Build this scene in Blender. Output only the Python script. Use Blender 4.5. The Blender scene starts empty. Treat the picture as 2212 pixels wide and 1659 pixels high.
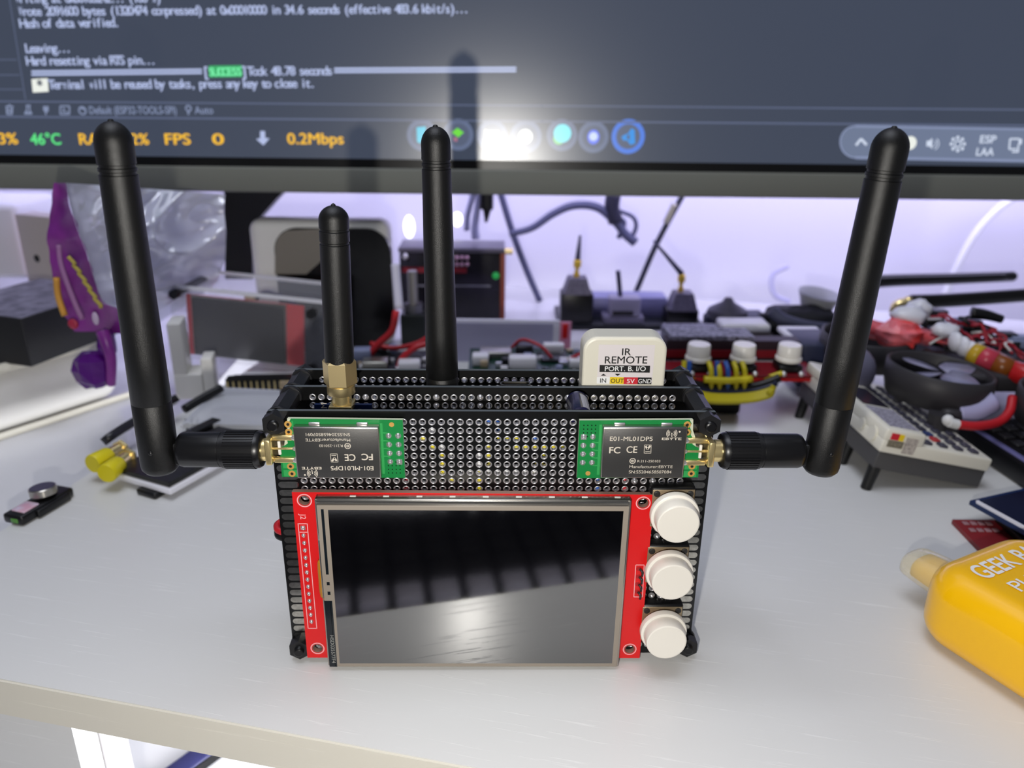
import bpy, bmesh, math, random
from mathutils import Vector, Matrix, noise
from mathutils.geometry import tessellate_polygon

# ------------------------------------------------------------------ camera, world, lights, exposure
S = 0.001                                   # everything below is written in millimetres; z = 0 is the shelf top
FPX, CX, CY = 1735.9, 1106.0, 829.5
CAM = Vector((0.35, -197.9, 165.2))
ROT = (1.198559, -0.011439, -0.018709)
sc = bpy.context.scene
COL = sc.collection
cd = bpy.data.cameras.new('camera'); cam = bpy.data.objects.new('camera', cd); COL.objects.link(cam)
cam.location = CAM * S; cam.rotation_euler = ROT
cd.sensor_fit = 'HORIZONTAL'; cd.sensor_width = 36.0; cd.lens = FPX / 2212 * 36
cd.clip_start = 0.005; cd.clip_end = 20
cd.dof.use_dof = True; cd.dof.focus_distance = 0.222; cd.dof.aperture_fstop = 13.5
sc.camera = cam
sc.view_settings.view_transform = 'Standard'; sc.view_settings.look = 'None'
sc.view_settings.gamma = 1; sc.view_settings.exposure = 0.0
sc.cycles.use_denoising = True
sc.cycles.max_bounces = 8; sc.cycles.transparent_max_bounces = 12
sc.cycles.sample_clamp_indirect = 6.0

w = bpy.data.worlds.new('world'); sc.world = w; w.use_nodes = True
w.node_tree.nodes['Background'].inputs[0].default_value = (0.62, 0.64, 0.75, 1)
w.node_tree.nodes['Background'].inputs[1].default_value = 0.17

def area(name, loc, target, sx, sy, power, color):
    l = bpy.data.lights.new(name, 'AREA'); l.shape = 'RECTANGLE'; l.size = sx * S; l.size_y = sy * S
    l.energy = power; l.color = color
    o = bpy.data.objects.new(name, l); COL.objects.link(o); o.location = Vector(loc) * S
    d = (Vector(target) - Vector(loc)); o.rotation_euler = d.to_track_quat('-Z', 'Y').to_euler()
    return o
fl = bpy.data.lights.new('phone_flash', 'POINT'); fl.energy = 1.72; fl.shadow_soft_size = 2.2 * S; fl.color = (1.0, 0.965, 0.90)
flo = bpy.data.objects.new('phone_flash', fl); COL.objects.link(flo); flo.location = (CAM + Vector((-14, -3, -34))) * S
area('ceiling_lamp', (-150, -50, 1500), (0, 0, 0), 900, 700, 10.0, (0.86, 0.90, 1.0))
area('monitor_back_light', (20, 325, 190), (20, 470, 110), 1000, 60, 3.0, (0.67, 0.64, 1.0))
area('under_shelf_light', (170, 100, -24), (60, 60, -130), 260, 60, 3.4, (0.93, 0.94, 1.0))

# ------------------------------------------------------------------ pixel -> place (the camera above)
from mathutils import Euler
RM = Euler(ROT, 'XYZ').to_matrix()
def ray(u, v): return RM @ Vector(((u - CX) / FPX, -(v - CY) / FPX, -1.0))
def at(u, v, y):                            # the point seen at pixel u, v on the plane Y = y
    d = ray(u, v); return CAM + d * ((y - CAM.y) / d.y)
def onz(u, v, z=0.0):                       # ... on the plane Z = z
    d = ray(u, v); return CAM + d * ((z - CAM.z) / d.z)

# ------------------------------------------------------------------ materials
def lin(c): return tuple((x / 255 / 12.92 if x / 255 <= 0.04045 else ((x / 255 + 0.055) / 1.055) ** 2.4) for x in c) + (1.0,)
MATS = {}
def mat(name, rgb, rough=0.5, metal=0.0, spec=0.5, emit=None, es=1.0, trans=0.0, alpha=1.0, bump=None, mottle=None, coat=0.0, ior=1.45):
    if name in MATS: return MATS[name]
    m = bpy.data.materials.new(name); m.use_nodes = True; nt = m.node_tree; b = nt.nodes['Principled BSDF']
    b.inputs['Base Color'].default_value = lin(rgb); b.inputs['Roughness'].default_value = rough
    b.inputs['Metallic'].default_value = metal; b.inputs['Specular IOR Level'].default_value = spec
    b.inputs['IOR'].default_value = ior
    b.inputs['Coat Weight'].default_value = coat; b.inputs['Coat Roughness'].default_value = 0.05
    b.inputs['Transmission Weight'].default_value = trans; b.inputs['Alpha'].default_value = alpha
    if emit: b.inputs['Emission Color'].default_value = lin(emit); b.inputs['Emission Strength'].default_value = es
    if bump or mottle:
        tc = nt.nodes.new('ShaderNodeTexCoord')
        n = nt.nodes.new('ShaderNodeTexNoise'); nt.links.new(tc.outputs['Object'], n.inputs['Vector'])
        n.inputs['Detail'].default_value = 3
        if bump:
            n.inputs['Scale'].default_value = bump[0]
            bp = nt.nodes.new('ShaderNodeBump'); bp.inputs['Strength'].default_value = bump[1]; bp.inputs['Distance'].default_value = bump[2] * S
            nt.links.new(n.outputs['Fac'], bp.inputs['Height']); nt.links.new(bp.outputs['Normal'], b.inputs['Normal'])
        if mottle:
            n2 = nt.nodes.new('ShaderNodeTexNoise'); n2.inputs['Scale'].default_value = mottle[0]; n2.inputs['Detail'].default_value = 4
            nt.links.new(tc.outputs['Object'], n2.inputs['Vector'])
            r = nt.nodes.new('ShaderNodeValToRGB'); r.color_ramp.elements[0].position = 0.35; r.color_ramp.elements[1].position = 0.65
            r.color_ramp.elements[0].color = lin(mottle[1]); r.color_ramp.elements[1].color = lin(rgb)
            nt.links.new(n2.outputs['Fac'], r.inputs['Fac']); nt.links.new(r.outputs['Color'], b.inputs['Base Color'])
    MATS[name] = m; return m

def wood(name, rgb, rough, bump):
    m = mat(name, rgb, rough); nt = m.node_tree; b = nt.nodes['Principled BSDF']
    tc = nt.nodes.new('ShaderNodeTexCoord'); mp = nt.nodes.new('ShaderNodeMapping'); mp.inputs['Scale'].default_value = (34, 900, 900)
    nt.links.new(tc.outputs['Object'], mp.inputs['Vector'])
    n = nt.nodes.new('ShaderNodeTexNoise'); n.inputs['Scale'].default_value = 1.0; n.inputs['Detail'].default_value = 4; n.inputs['Roughness'].default_value = 0.6
    nt.links.new(mp.outputs['Vector'], n.inputs['Vector'])
    r = nt.nodes.new('ShaderNodeValToRGB'); r.color_ramp.elements[0].position = 0.60; r.color_ramp.elements[1].position = 0.68
    nt.links.new(n.outputs['Fac'], r.inputs['Fac'])
    bp = nt.nodes.new('ShaderNodeBump'); bp.inputs['Strength'].default_value = bump; bp.inputs['Distance'].default_value = 0.25 * S
    nt.links.new(r.outputs['Color'], bp.inputs['Height']); nt.links.new(bp.outputs['Normal'], b.inputs['Normal'])
    mx = nt.nodes.new('ShaderNodeMix'); mx.data_type = 'RGBA'
    mx.inputs[6].default_value = lin(rgb); mx.inputs[7].default_value = lin(tuple(min(255, c + 9) for c in rgb))
    nt.links.new(r.outputs['Color'], mx.inputs[0]); nt.links.new(mx.outputs[2], b.inputs['Base Color'])
    return m

def glow(name, rgb, es=1.0):
    return mat(name, (14, 15, 18), 0.27, ior=2.6, emit=rgb, es=es)

# ------------------------------------------------------------------ mesh builder (millimetres)
def frame(o, ex, ey):                       # local frame: ex right, ey = into depth, ez up
    ex = Vector(ex).normalized(); ey = Vector(ey); ey = (ey - ex * ey.dot(ex)).normalized(); ez = ex.cross(ey)
    M = Matrix((ex, ey, ez)).transposed().to_4x4(); M.translation = Vector(o); return M
def yaw(o, deg): return Matrix.Translation(Vector(o)) @ Matrix.Rotation(math.radians(deg), 4, 'Z')
def spline(pts, n=6):
    P = [Vector(p) for p in pts]
    if len(P) < 3: return P
    P = [P[0] * 2 - P[1]] + P + [P[-1] * 2 - P[-2]]; out = []
    for i in range(1, len(P) - 2):
        a, b, c, d = P[i - 1:i + 3]
        for k in range(n):
            t = k / n
            out.append(0.5 * (2 * b + (c - a) * t + (2 * a - 5 * b + 4 * c - d) * t * t + (3 * b - a - 3 * c + d) * t ** 3))
    out.append(P[-2]); return out

class MB:
    def __init__(s, M=None): s.v = []; s.f = []; s.m = []; s.sm = []; s.mats = []; s.M = M or Matrix.Identity(4)
    def mi(s, m):
        if m not in s.mats: s.mats.append(m)
        return s.mats.index(m)
    def add(s, vs, fs, m, smooth=False):
        k = len(s.v); M = s.M; s.v += [M @ Vector(p) for p in vs]; i = s.mi(m)
        for f in fs: s.f.append([k + j for j in f]); s.m.append(i); s.sm.append(smooth)
        return s
    def box(s, x0, x1, y0, y1, z0, z1, m, bev=0.0, seg=2):
        if bev <= 0:
            vs = [(x, y, z) for z in (z0, z1) for y in (y0, y1) for x in (x0, x1)]
            return s.add(vs, [(0, 2, 3, 1), (4, 5, 7, 6), (0, 1, 5, 4), (2, 6, 7, 3), (0, 4, 6, 2), (1, 3, 7, 5)], m)
        bm = bmesh.new(); bmesh.ops.create_cube(bm, size=1)
        for v in bm.verts: v.co = Vector(((x0 + x1) / 2 + v.co.x * (x1 - x0), (y0 + y1) / 2 + v.co.y * (y1 - y0), (z0 + z1) / 2 + v.co.z * (z1 - z0)))
        bev = min(bev, 0.49 * min(abs(x1 - x0), abs(y1 - y0), abs(z1 - z0)))
        bmesh.ops.bevel(bm, geom=bm.edges[:], offset=bev, segments=seg, affect='EDGES', profile=0.5)
        return s.bm(bm, m, True)
    def bm(s, bm, m, smooth=False):
        bm.verts.index_update()
        s.add([v.co.copy() for v in bm.verts], [[v.index for v in f.verts] for f in bm.faces], m, smooth); bm.free(); return s
    def lathe(s, o, axis, prof, m, n=24, smooth=True, flat_from=None):
        if smooth:                              # crisp edges where the outline turns sharply
            pp = [prof[0]]
            for j in range(1, len(prof) - 1):
                d0 = Vector((prof[j][0] - prof[j - 1][0], prof[j][1] - prof[j - 1][1])); d1 = Vector((prof[j + 1][0] - prof[j][0], prof[j + 1][1] - prof[j][1]))
                pp.append(prof[j])
                if d0.length > 1e-6 and d1.length > 1e-6 and d0.angle(d1) > 0.7: pp.append(prof[j])
            prof = pp + [prof[-1]]
        a = Vector(axis).normalized(); t = Vector((0, 0, 1)) if abs(a.z) < 0.9 else Vector((1, 0, 0))
        ex = a.cross(t).normalized(); ey = a.cross(ex); o = Vector(o); vs = []; fs = []; k = 0
        for j, (h, r) in enumerate(prof):
            for i in range(n):
                q = 2 * math.pi * (i + 0.5) / n; vs.append(o + a * h + ex * (r * math.cos(q)) + ey * (r * math.sin(q)))
            if j and prof[j] != prof[j - 1]:
                for i in range(n):
                    A, B = (j - 1) * n + i, (j - 1) * n + (i + 1) % n; fs.append((A, B, B + n, A + n))
        s.add(vs, fs, m, smooth)
        for (h, r), flip in ((prof[0], True), (prof[-1], False)):
            if r > 1e-4:
                vs = [o + a * h + ex * (r * math.cos(2 * math.pi * (i + 0.5) / n)) + ey * (r * math.sin(2 * math.pi * (i + 0.5) / n)) for i in range(n)]
                s.add(vs, [list(range(n))[::-1] if flip else list(range(n))], m)
        return s
    def cyl(s, p0, p1, r0, m, r1=None, n=20, smooth=True):
        p0, p1 = Vector(p0), Vector(p1); L = (p1 - p0).length
        return s.lathe(p0, p1 - p0, [(0, r0), (L, r0 if r1 is None else r1)], m, n, smooth)
    def hexa(s, p0, p1, r, m): return s.cyl(p0, p1, r, m, n=6, smooth=False)
    def tube(s, pts, r, m, n=8, k=6):
        P = spline(pts, k); up = Vector((0.13, 0.21, 0.97)); vs = []; fs = []
        for i, p in enumerate(P):
            t = (P[min(i + 1, len(P) - 1)] - P[max(i - 1, 0)]).normalized()
            ex = t.cross(up)
            if ex.length < 1e-3: ex = t.cross(Vector((1, 0, 0)))
            ex.normalize(); up = ex.cross(t); rr = r(i / (len(P) - 1)) if callable(r) else r
            for j in range(n):
                q = 2 * math.pi * j / n; vs.append(p + ex * (rr * math.cos(q)) + up * (rr * math.sin(q)))
            if i:
                for j in range(n):
                    A, B = (i - 1) * n + j, (i - 1) * n + (j + 1) % n; fs.append((A, A + n, B + n, B))
        fs.append(list(range(n))); fs.append(list(range(len(vs) - n, len(vs)))[::-1])
        return s.add(vs, fs, m, True)
    def sphere(s, c, r, m, nu=14, nv=8, sc3=(1, 1, 1)):
        c = Vector(c); prof = [(-r * math.cos(math.pi * j / nv), r * math.sin(math.pi * j / nv)) for j in range(nv + 1)]
        vs = []; fs = []
        for h, q in prof:
            for i in range(nu):
                a = 2 * math.pi * i / nu; vs.append(c + Vector((q * math.cos(a) * sc3[0], q * math.sin(a) * sc3[1], h * sc3[2])))
        for j in range(nv):
            for i in range(nu):
                A, B = j * nu + i, j * nu + (i + 1) % nu; fs.append((A, B, B + nu, A + nu))
        return s.add(vs, fs, m, True)
    def plate(s, poly, y0, y1, m, holes=(), side=None):   # poly of (x, z); front face at y0 (towards -y), back at y1
        loops = [list(poly)] + [list(h) for h in holes]
        P = [p for l in loops for p in l]; tri = tessellate_polygon([[Vector((p[0], p[1], 0)) for p in l] for l in loops])
        def ok(t, fl):
            a, b, c = (P[i] for i in t); ar = (b[0] - a[0]) * (c[1] - a[1]) - (c[0] - a[0]) * (b[1] - a[1])
            return t if (ar > 0) != fl else t[::-1]
        s.add([(p[0], y0, p[1]) for p in P], [ok(t, False) for t in tri], m)
        s.add([(p[0], y1, p[1]) for p in P], [ok(t, True) for t in tri], m)
        for li, l in enumerate(loops):
            n = len(l); ar = sum(l[i][0] * l[(i + 1) % n][1] - l[(i + 1) % n][0] * l[i][1] for i in range(n)); ccw = (ar > 0) == (li == 0)
            vs = [(p[0], y0, p[1]) for p in l] + [(p[0], y1, p[1]) for p in l]
            s.add(vs, [((i, i + n, (i + 1) % n + n, (i + 1) % n) if ccw else (i, (i + 1) % n, (i + 1) % n + n, i + n)) for i in range(n)], side or m)
        return s
    def strip(s, p, q, wd, nrm, m, th=0.05):  # a thin raised bar from p to q on a surface with normal nrm
        p, q, nr = Vector(p), Vector(q), Vector(nrm).normalized(); sd = (q - p).cross(nr).normalized() * wd / 2; up = nr * th
        vs = [p - sd, q - sd, q + sd, p + sd]; vs = vs + [x + up for x in vs]
        return s.add(vs, [(0, 3, 2, 1), (4, 5, 6, 7), (0, 1, 5, 4), (1, 2, 6, 5), (2, 3, 7, 6), (3, 0, 4, 7)], m)
    def text(s, st, o, ex, ez, h, m, width=None, pitch=None, bold=0.0, center=False, mid=False):
        ex, ez, o = Vector(ex).normalized(), Vector(ez).normalized(), Vector(o); nn = ex.cross(ez); vs = []; fs = []
        if pitch:
            for i, ch in enumerate(st):
                if ch == ' ': continue
                gv, gf, x0, x1 = glyphs(ch, bold * (0.35 if ch in 'mwMW@%' else 1)); k = len(vs); gw = max(x1 - x0, 0.01); q = min(h, 0.86 * pitch / gw) if ch in 'mwMW@%' else h
                off = i * pitch + pitch / 2 - (x0 + x1) / 2 * q
                vs += [o + ex * (off + a * q) + ez * (b * h) + nn * (0.012 * k_) for a, b, k_ in gv]; fs += [[k + j for j in f] for f in gf]
        else:
            gv, gf, x0, x1 = glyphs(st, bold); q = width / (x1 - x0) if width else h
            off = -(x0 + x1) / 2 * q if center else -x0 * q
            vs = [o + ex * (off + a * q) + ez * ((b - (0.5 if mid else 0)) * h) + nn * (0.012 * k_) for a, b, k_ in gv]; fs = gf
        return s.add(vs, fs, m)
    def obj(s, name, parent=None, label=None, loc=None):
        me = bpy.data.meshes.new(name); me.from_pydata([p * S for p in s.v], [], s.f)
        for m in s.mats: me.materials.append(m)
        me.polygons.foreach_set('material_index', s.m); me.polygons.foreach_set('use_smooth', s.sm); me.update()
        o = bpy.data.objects.new(name, me); COL.objects.link(o)
        if parent: o.parent = parent
        if label: o['label'] = label
        return o

GL = {}
def glyphs(st, bold):                       # filled letter outlines, cap height = 1
    key = (st, bold)
    if key in GL: return GL[key]
    c = bpy.data.curves.new('t', 'FONT'); c.body = st; c.size = 1.0; c.fill_mode = 'FRONT'; c.resolution_u = 4
    o = bpy.data.objects.new('t', c); me = bpy.data.meshes.new_from_object(o)
    q = 1 / CAPH
    gv = [(v.co.x * q, v.co.y * q, 0) for v in me.vertices]; gf = [list(p.vertices) for p in me.polygons]
    bpy.data.objects.remove(o); bpy.data.curves.remove(c); bpy.data.meshes.remove(me)
    if bold:                                # heavier strokes: the outline laid down again, shifted a little each way
        nv = len(gv); g0, f0 = gv, gf; gv = []; gf = []
        for k, (dx, dy) in enumerate(((-1, 0), (1, 0), (0, -0.7), (0, 0.7))): gv += [(a + dx * bold, b + dy * bold, k) for a, b, _ in g0]; gf += [[i + k * nv for i in f] for f in f0]
    xs = [p[0] for p in gv] or [0, 1]
    GL[key] = (gv, gf, min(xs), max(xs)); return GL[key]
CAPH = 1.0
CAPH = (lambda g: max(p[1] for p in g[0]) - min(p[1] for p in g[0]))(glyphs('H', 0.0)); GL.clear()

def thing(name, label, cat, group=None, loc=(0, 0, 0)):
    o = bpy.data.objects.new(name, None); COL.objects.link(o); o.empty_display_size = 0.01
    o.location = Vector(loc) * S; o['label'] = label; o['category'] = cat
    if group: o['group'] = group
    return o
def tag(o, label, cat, group=None):
    o['label'] = label; o['category'] = cat
    if group: o['group'] = group
    return o
def struct(o): o['kind'] = 'structure'; return o
def circle(cx, cz, r, n=20): return [(cx + r * math.cos(2 * math.pi * i / n), cz + r * math.sin(2 * math.pi * i / n)) for i in range(n)]
# ------------------------------------------------------------------ materials in use
WHITE_WOOD = wood('white_wood_laminate', (213, 213, 212), 0.28, 0.16)
EDGE_WOOD = wood('white_edge_band', (216, 211, 197), 0.42, 0.15)
PAINT = mat('wall_paint', (226, 224, 236), 0.8)
WHITE_PL = mat('white_plastic', (228, 226, 220), 0.35)
CREAM_PL = mat('cream_plastic', (226, 222, 206), 0.38, bump=(4000, 0.1, 0.1))
BLK_RUB = mat('black_rubber', (13, 13, 13), 0.36, bump=(7500, 0.6, 0.09))
BLK_PL = mat('black_plastic', (14, 14, 16), 0.33)
BLK_NYL = mat('black_nylon', (24, 24, 26), 0.4, bump=(1500, 0.15, 0.1))
BLK_PCB = mat('black_solder_mask', (9, 9, 10), 0.3)
PCB_EDGE = mat('board_edge', (86, 92, 96), 0.6)
SOLDER = mat('solder', (226, 224, 226), 0.3, metal=0.85)
TIN_PAD = mat('tinned_pad', (196, 193, 184), 0.2, metal=1.0, bump=(1600, 0.05, 0.1), mottle=(900, (170, 168, 160)))
GOLD = mat('gold_plate', (240, 218, 158), 0.26, metal=0.85)
NICKEL_GOLD = mat('satin_gold', (226, 204, 152), 0.36, metal=0.92, bump=(5000, 0.12, 0.1))
GREEN = mat('green_solder_mask', (22, 128, 62), 0.35)
GREEN_L = mat('green_trace', (52, 158, 84), 0.35)
GOLD_PAD = mat('gold_pad', (206, 160, 84), 0.5, metal=0.3)
FIBRE = mat('bare_fibreglass', (200, 205, 180), 0.7)
SHIELD = mat('grey_metal_shield', (92, 91, 90), 0.42, metal=0.85, bump=(3000, 0.15, 0.08))
SHIELD_E = mat('bare_metal', (176, 172, 164), 0.28, metal=1.0)
LASER = mat('laser_mark', (214, 205, 190), 0.6)
RED = mat('red_solder_mask', (216, 22, 24), 0.38, bump=(1500, 0.08, 0.1))
RED_EDGE = mat('red_board_edge', (150, 118, 105), 0.7)
SILK = mat('pink_white_silkscreen', (244, 178, 182), 0.6)
GLASS_BLK = mat('black_lcd_glass', (4, 4, 7), 0.07, ior=2.7, bump=(900, 0.012, 0.1))
TAUPE = mat('taupe_film', (150, 140, 128), 0.35)
NAVY = mat('dark_film', (20, 27, 33), 0.2)
POLYI = mat('amber_film', (176, 118, 16), 0.3)
TAN_STEEL = mat('tan_steel', (168, 150, 122), 0.35, metal=0.7)
RIVET = mat('dark_rivet', (44, 43, 42), 0.4)
CAPWHITE = mat('white_button', (232, 227, 217), 0.3, coat=0.15)
WIRE_Y = mat('yellow_wire', (206, 190, 30), 0.4); WIRE_R = mat('red_wire', (186, 28, 38), 0.4)
WIRE_W = mat('white_wire', (222, 222, 222), 0.4); WIRE_B = mat('blue_wire', (40, 88, 170), 0.4); WIRE_K = mat('black_wire', (16, 16, 18), 0.4)
NAVYCAP = mat('navy_sleeve', (18, 18, 52), 0.25); CAPSTRIPE = mat('grey_stripe', (150, 150, 160), 0.4)
BLUE_PCB = mat('blue_solder_mask', (12, 34, 78), 0.3)
INK = mat('black_ink', (24, 23, 24), 0.5); PAPER = mat('sticker_paper', (226, 219, 220), 0.6)
YEL = mat('yellow_ink', (240, 206, 30), 0.5); REDINK = mat('red_ink', (206, 38, 52), 0.5); WHT = mat('white_ink', (240, 240, 240), 0.5)

# ------------------------------------------------------------------ the setting
SHELF = yaw((-142, -10.1, 0), -13.4)        # local x along the front edge, y to the back
mb = MB(); mb.box(-62, 760, 0, 478, -13, 0, WHITE_WOOD)
sh = mb.obj('desk_shelf'); sh.location = Vector((-142, -10.1, 0)) * S; sh.rotation_euler = (0, 0, math.radians(-13.4))
tag(sh, 'white wood-grain desk shelf on which the device stands', 'shelf')
mb = MB(); mb.box(-62, 760, -0.7, -0.02, -12.9, -0.35, EDGE_WOOD); mb.obj('edge_band', sh, 'cream edge band')
mb = MB(); mb.box(-62, 20, 0.6, 9, -130, -13, WHITE_WOOD); mb.obj('side_panel', sh)
mb = MB(); mb.box(-40, 20.5, 9.2, 20, -130, -13, mat('grey_white', (206, 204, 206), 0.4), 0.5); mb.obj('leg', sh)
mb = MB(); mb.box(-900, 900, -330, 458, -150, -130, mat('lower_desk', (232, 232, 234), 0.4))
tag(mb.obj('lower_desk'), 'white lower desk lit bright underneath the shelf', 'desk')
mb = MB(); mb.box(-900, -176, 60, 440, -40, -22, mat('side_table_white', (222, 222, 226), 0.18))
st = mb.obj('side_table'); tag(st, 'white glossy side table past the left end of the shelf', 'table')
mb = MB(); mb.box(-1600, 1600, 470, 500, -870, 1300, PAINT); struct(mb.obj('wall_back'))
mb = MB(); mb.box(-1600, 1600, -1300, 470, -890, -870, mat('floor_dark', (70, 66, 64), 0.6)); struct(mb.obj('floor'))
mb = MB(MB().M); mb.M = frame(Vector((-140, 73, -129.8)), Vector((12, 16, 0)), Vector((-16, 12, 0)))
mb.box(-30, 40, -5, 5, 0, 6, mat('dark_bar', (44, 46, 96), 0.4), 1.5); mb.box(-30, 40, -5.6, -5, 0.5, 5, BLK_PL)
tag(mb.obj('metal_bar'), 'dark blue bar lying on the lower desk under the shelf', 'bar')
mb = MB(); mb.box(-330, 330, -320, -150, -130, -128, mat('black_mat', (8, 8, 9), 0.9, spec=0.05))
tag(mb.obj('desk_mat'), 'black desk mat on the lower desk in front of the shelf', 'mat')
kb = thing('keyboard', 'dark keyboard with a pale top row, mirrored in the device screen', 'keyboard', loc=(0, 0, 0))
mb = MB(yaw((-20, -224, -128), -11)); mb.box(-150, 150, -70, 36, 0, 14, mat('dark_keycap', (14, 14, 15), 0.8, spec=0.1), 3); mb.obj('case', kb)
mb = MB(yaw((-20, -224, -128), -11))
for r in range(5):
    for k in range(14): mb.box(-142 + k * 20.4, -142 + k * 20.4 + 15.6, 14 - r * 20, 30 - r * 20, 13.6, 21, mat('grey_key', (112, 109, 118), 0.6) if r == 0 else mat('dark_keycap', (14, 14, 15), 0.8, spec=0.1), 1.5)
mb.obj('keycaps', kb)

# ------------------------------------------------------------------ the device
DEV = thing('radio_device', 'black perforated-board radio device with red-framed screen, three white buttons and black antennas', 'electronic device')
PITCH = 2.54
def colx(i): return (i - 20.5) * PITCH
def rowz(j): return 76.83 - j * PITCH
def perf(mb, y0, th, rows, filled=()):
    n = 16; h = PITCH / 2; hr = 0.62; x0, x1, z0, z1 = -60, 60, 0, 80
    gx0, gx1 = colx(0) - h, colx(41) + h; gz1, gz0 = rowz(0) + h, rowz(rows - 1) - h
    for (yy, fl) in ((y0, 0), (y0 + th, 1)):
        for a, b, c, d in ((x0, gx0, z0, z1), (gx1, x1, z0, z1), (gx0, gx1, gz1, z1), (gx0, gx1, z0, gz0)):
            if d - c > 1e-6:
                q = [(a, yy, c), (b, yy, c), (b, yy, d), (a, yy, d)]; mb.add(q if not fl else q[::-1], [(0, 1, 2, 3)], BLK_PCB)
    mb.add([(x0, y0, z1), (x1, y0, z1), (x1, y0 + th, z1), (x0, y0 + th, z1)], [(0, 1, 2, 3)], PCB_EDGE)
    mb.add([(x0, y0, z0), (x1, y0, z0), (x1, y0 + th, z0), (x0, y0 + th, z0)], [(3, 2, 1, 0)], PCB_EDGE)
    for x, f in ((x0, 0), (x1, 1)):
        q = [(x, y0, z0), (x, y0, z1), (x, y0 + th, z1), (x, y0 + th, z0)]; mb.add(q, [(0, 1, 2, 3) if f else (3, 2, 1, 0)], PCB_EDGE)
    ca = [math.cos(2 * math.pi * i / n) for i in range(n)]; sa = [math.sin(2 * math.pi * i / n) for i in range(n)]
    sq = [(h * c / max(abs(c), abs(s)), h * s / max(abs(c), abs(s))) for c, s in zip(ca, sa)]
    for j in range(rows):
        for i in range(42):
            x, z = colx(i), rowz(j)
            vs = [(x + a, y0, z + b) for a, b in sq] + [(x + hr * c, y0, z + s * hr) for c, s in zip(ca, sa)]
            vs += [(x + hr * c, y0 + th, z + s * hr) for c, s in zip(ca, sa)] + [(x + a, y0 + th, z + b) for a, b in sq]
            R = range(n); nx = [(k + 1) % n for k in R]
            mb.add(vs, [(k, nx[k], n + nx[k], n + k) for k in R] + [(2 * n + k, 2 * n + nx[k], 3 * n + nx[k], 3 * n + k) for k in R], BLK_PCB)
            if (i, j) in filled:
                mb.lathe((x, y0, z), (0, -1, 0), [(0, 1.0), (0.35, 0.85), (0.8, 0.5), (1.0, 0.0)], SOLDER, 12); continue
            vs = []
            for rr, dy in ((1.0, -0.01), (0.92, -0.13), (0.74, -0.14), (0.62, 0.02), (0.6, th)): vs += [(x + rr * c, y0 + dy, z + rr * s) for c, s in zip(ca, sa)]
            mb.add(vs, [(a * n + k, a * n + nx[k], (a + 1) * n + nx[k], (a + 1) * n + k) for a in range(4) for k in R], SOLDER, True)
def slots(mb, y):
    for sx in (-1, 1):
        for k in range(29):
            z = rowz(k + 0.5); r = 0.96; xa, xb = 59.3, 53.6
            vs = []
            for q in range(9): a = math.pi * q / 8 - math.pi / 2; vs.append((sx * (xa - r + r * math.cos(a)), z + r * math.sin(a)))
            for q in range(9): a = math.pi * q / 8 + math.pi / 2; vs.append((sx * (xb + r + r * math.cos(a)), z + r * math.sin(a)))
            mb.plate(vs, y - 0.07, y, TIN_PAD)
fill_f = {(36, 7), (38, 7), (37, 14), (39, 14), (37, 22), (39, 22)}
mb = MB(); perf(mb, 0, 1.2, 30, fill_f); slots(mb, 0); mb.obj('front_board', DEV)
fill_m = {(6, 0), (14, 0), (14, 1), (19, 0), (19, 1), (29, 0), (29, 1)}
mb = MB(); perf(mb, 17.4, 1.4, 4, fill_m); mb.obj('middle_board', DEV)
mb = MB(); perf(mb, 31.4, 1.4, 4); mb.obj('rear_board', DEV)

# wires that show through the holes of the front board
def wire(pts, m, r=0.85, name='jumper_wire'):
    mb = MB(); mb.tube([(colx(c), y, rowz(j) - 0.9) for c, j, y in pts], r, m, 8, 5); return mb.obj(name, DEV)
wire([(22.4, 2.9, 3), (23, 3, 2.2), (25, 3.0, 2.2), (27.3, 3.05, 2.3), (28.4, 3.6, 4)], WIRE_Y)
wire([(12.4, 1.5, 3), (13, 1.9, 2.2), (14, 3, 2.2), (15, 4.2, 2.2), (15.2, 6.2, 2.2), (17, 7.6, 2.6)], WIRE_Y)
wire([(19, 5.8, 3), (19.1, 6.4, 2.2), (19, 7.4, 2.2), (18.6, 9, 2.4)], WIRE_Y)
wire([(21, 2.2, 3.4), (22, 2.3, 2.6), (23.2, 2, 2.8)], WIRE_Y)
wire([(19.9, 2.6, 3), (20, 3.6, 2.3), (20, 4.4, 2.3), (20.4, 5.2, 3.4)], WIRE_Y)
wire([(25.6, 3.9, 3), (26, 4.4, 2.6), (25.4, 5.2, 2.6), (25, 6.4, 3.2)], WIRE_Y)
wire([(19, 3.4, 3.4), (19, 4.2, 2.3), (19, 5.4, 2.3), (20, 6.2, 2.3), (22, 6.1, 2.4), (25, 6.1, 2.2), (26, 5.3, 2.6)], WIRE_W)
wire([(13.5, 0.4, 3.4), (14, 1.1, 2.6), (15, 3.1, 2.4), (16, 3.9, 2.8)], WIRE_W)
wire([(19.4, -0.3, 4), (20, 0.2, 2.6), (21, 0.3, 2.6), (21.4, 1.2, 3.4)], WIRE_B)
wire([(25, 1.6, 3.4), (25, 2.1, 2.4), (25.2, 2.6, 3)], WIRE_B)
wire([(32, 6.8, 3.4), (32.1, 7.4, 2.4), (32, 8.6, 2.4), (31.5, 9.4, 3)], WIRE_B)
wire([(35, 6.6, 3.4), (35.1, 7.4, 2.3), (35, 8.4, 2.4)], WIRE_R)
wire([(11.2, 6.4, 3.4), (11.2, 7.4, 2.3), (11.1, 8.4, 3)], WIRE_R)
wire([(17, 6.2, 3), (19, 5.9, 2.7), (22, 6.5, 2.8)], WIRE_W, 0.7)

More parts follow.
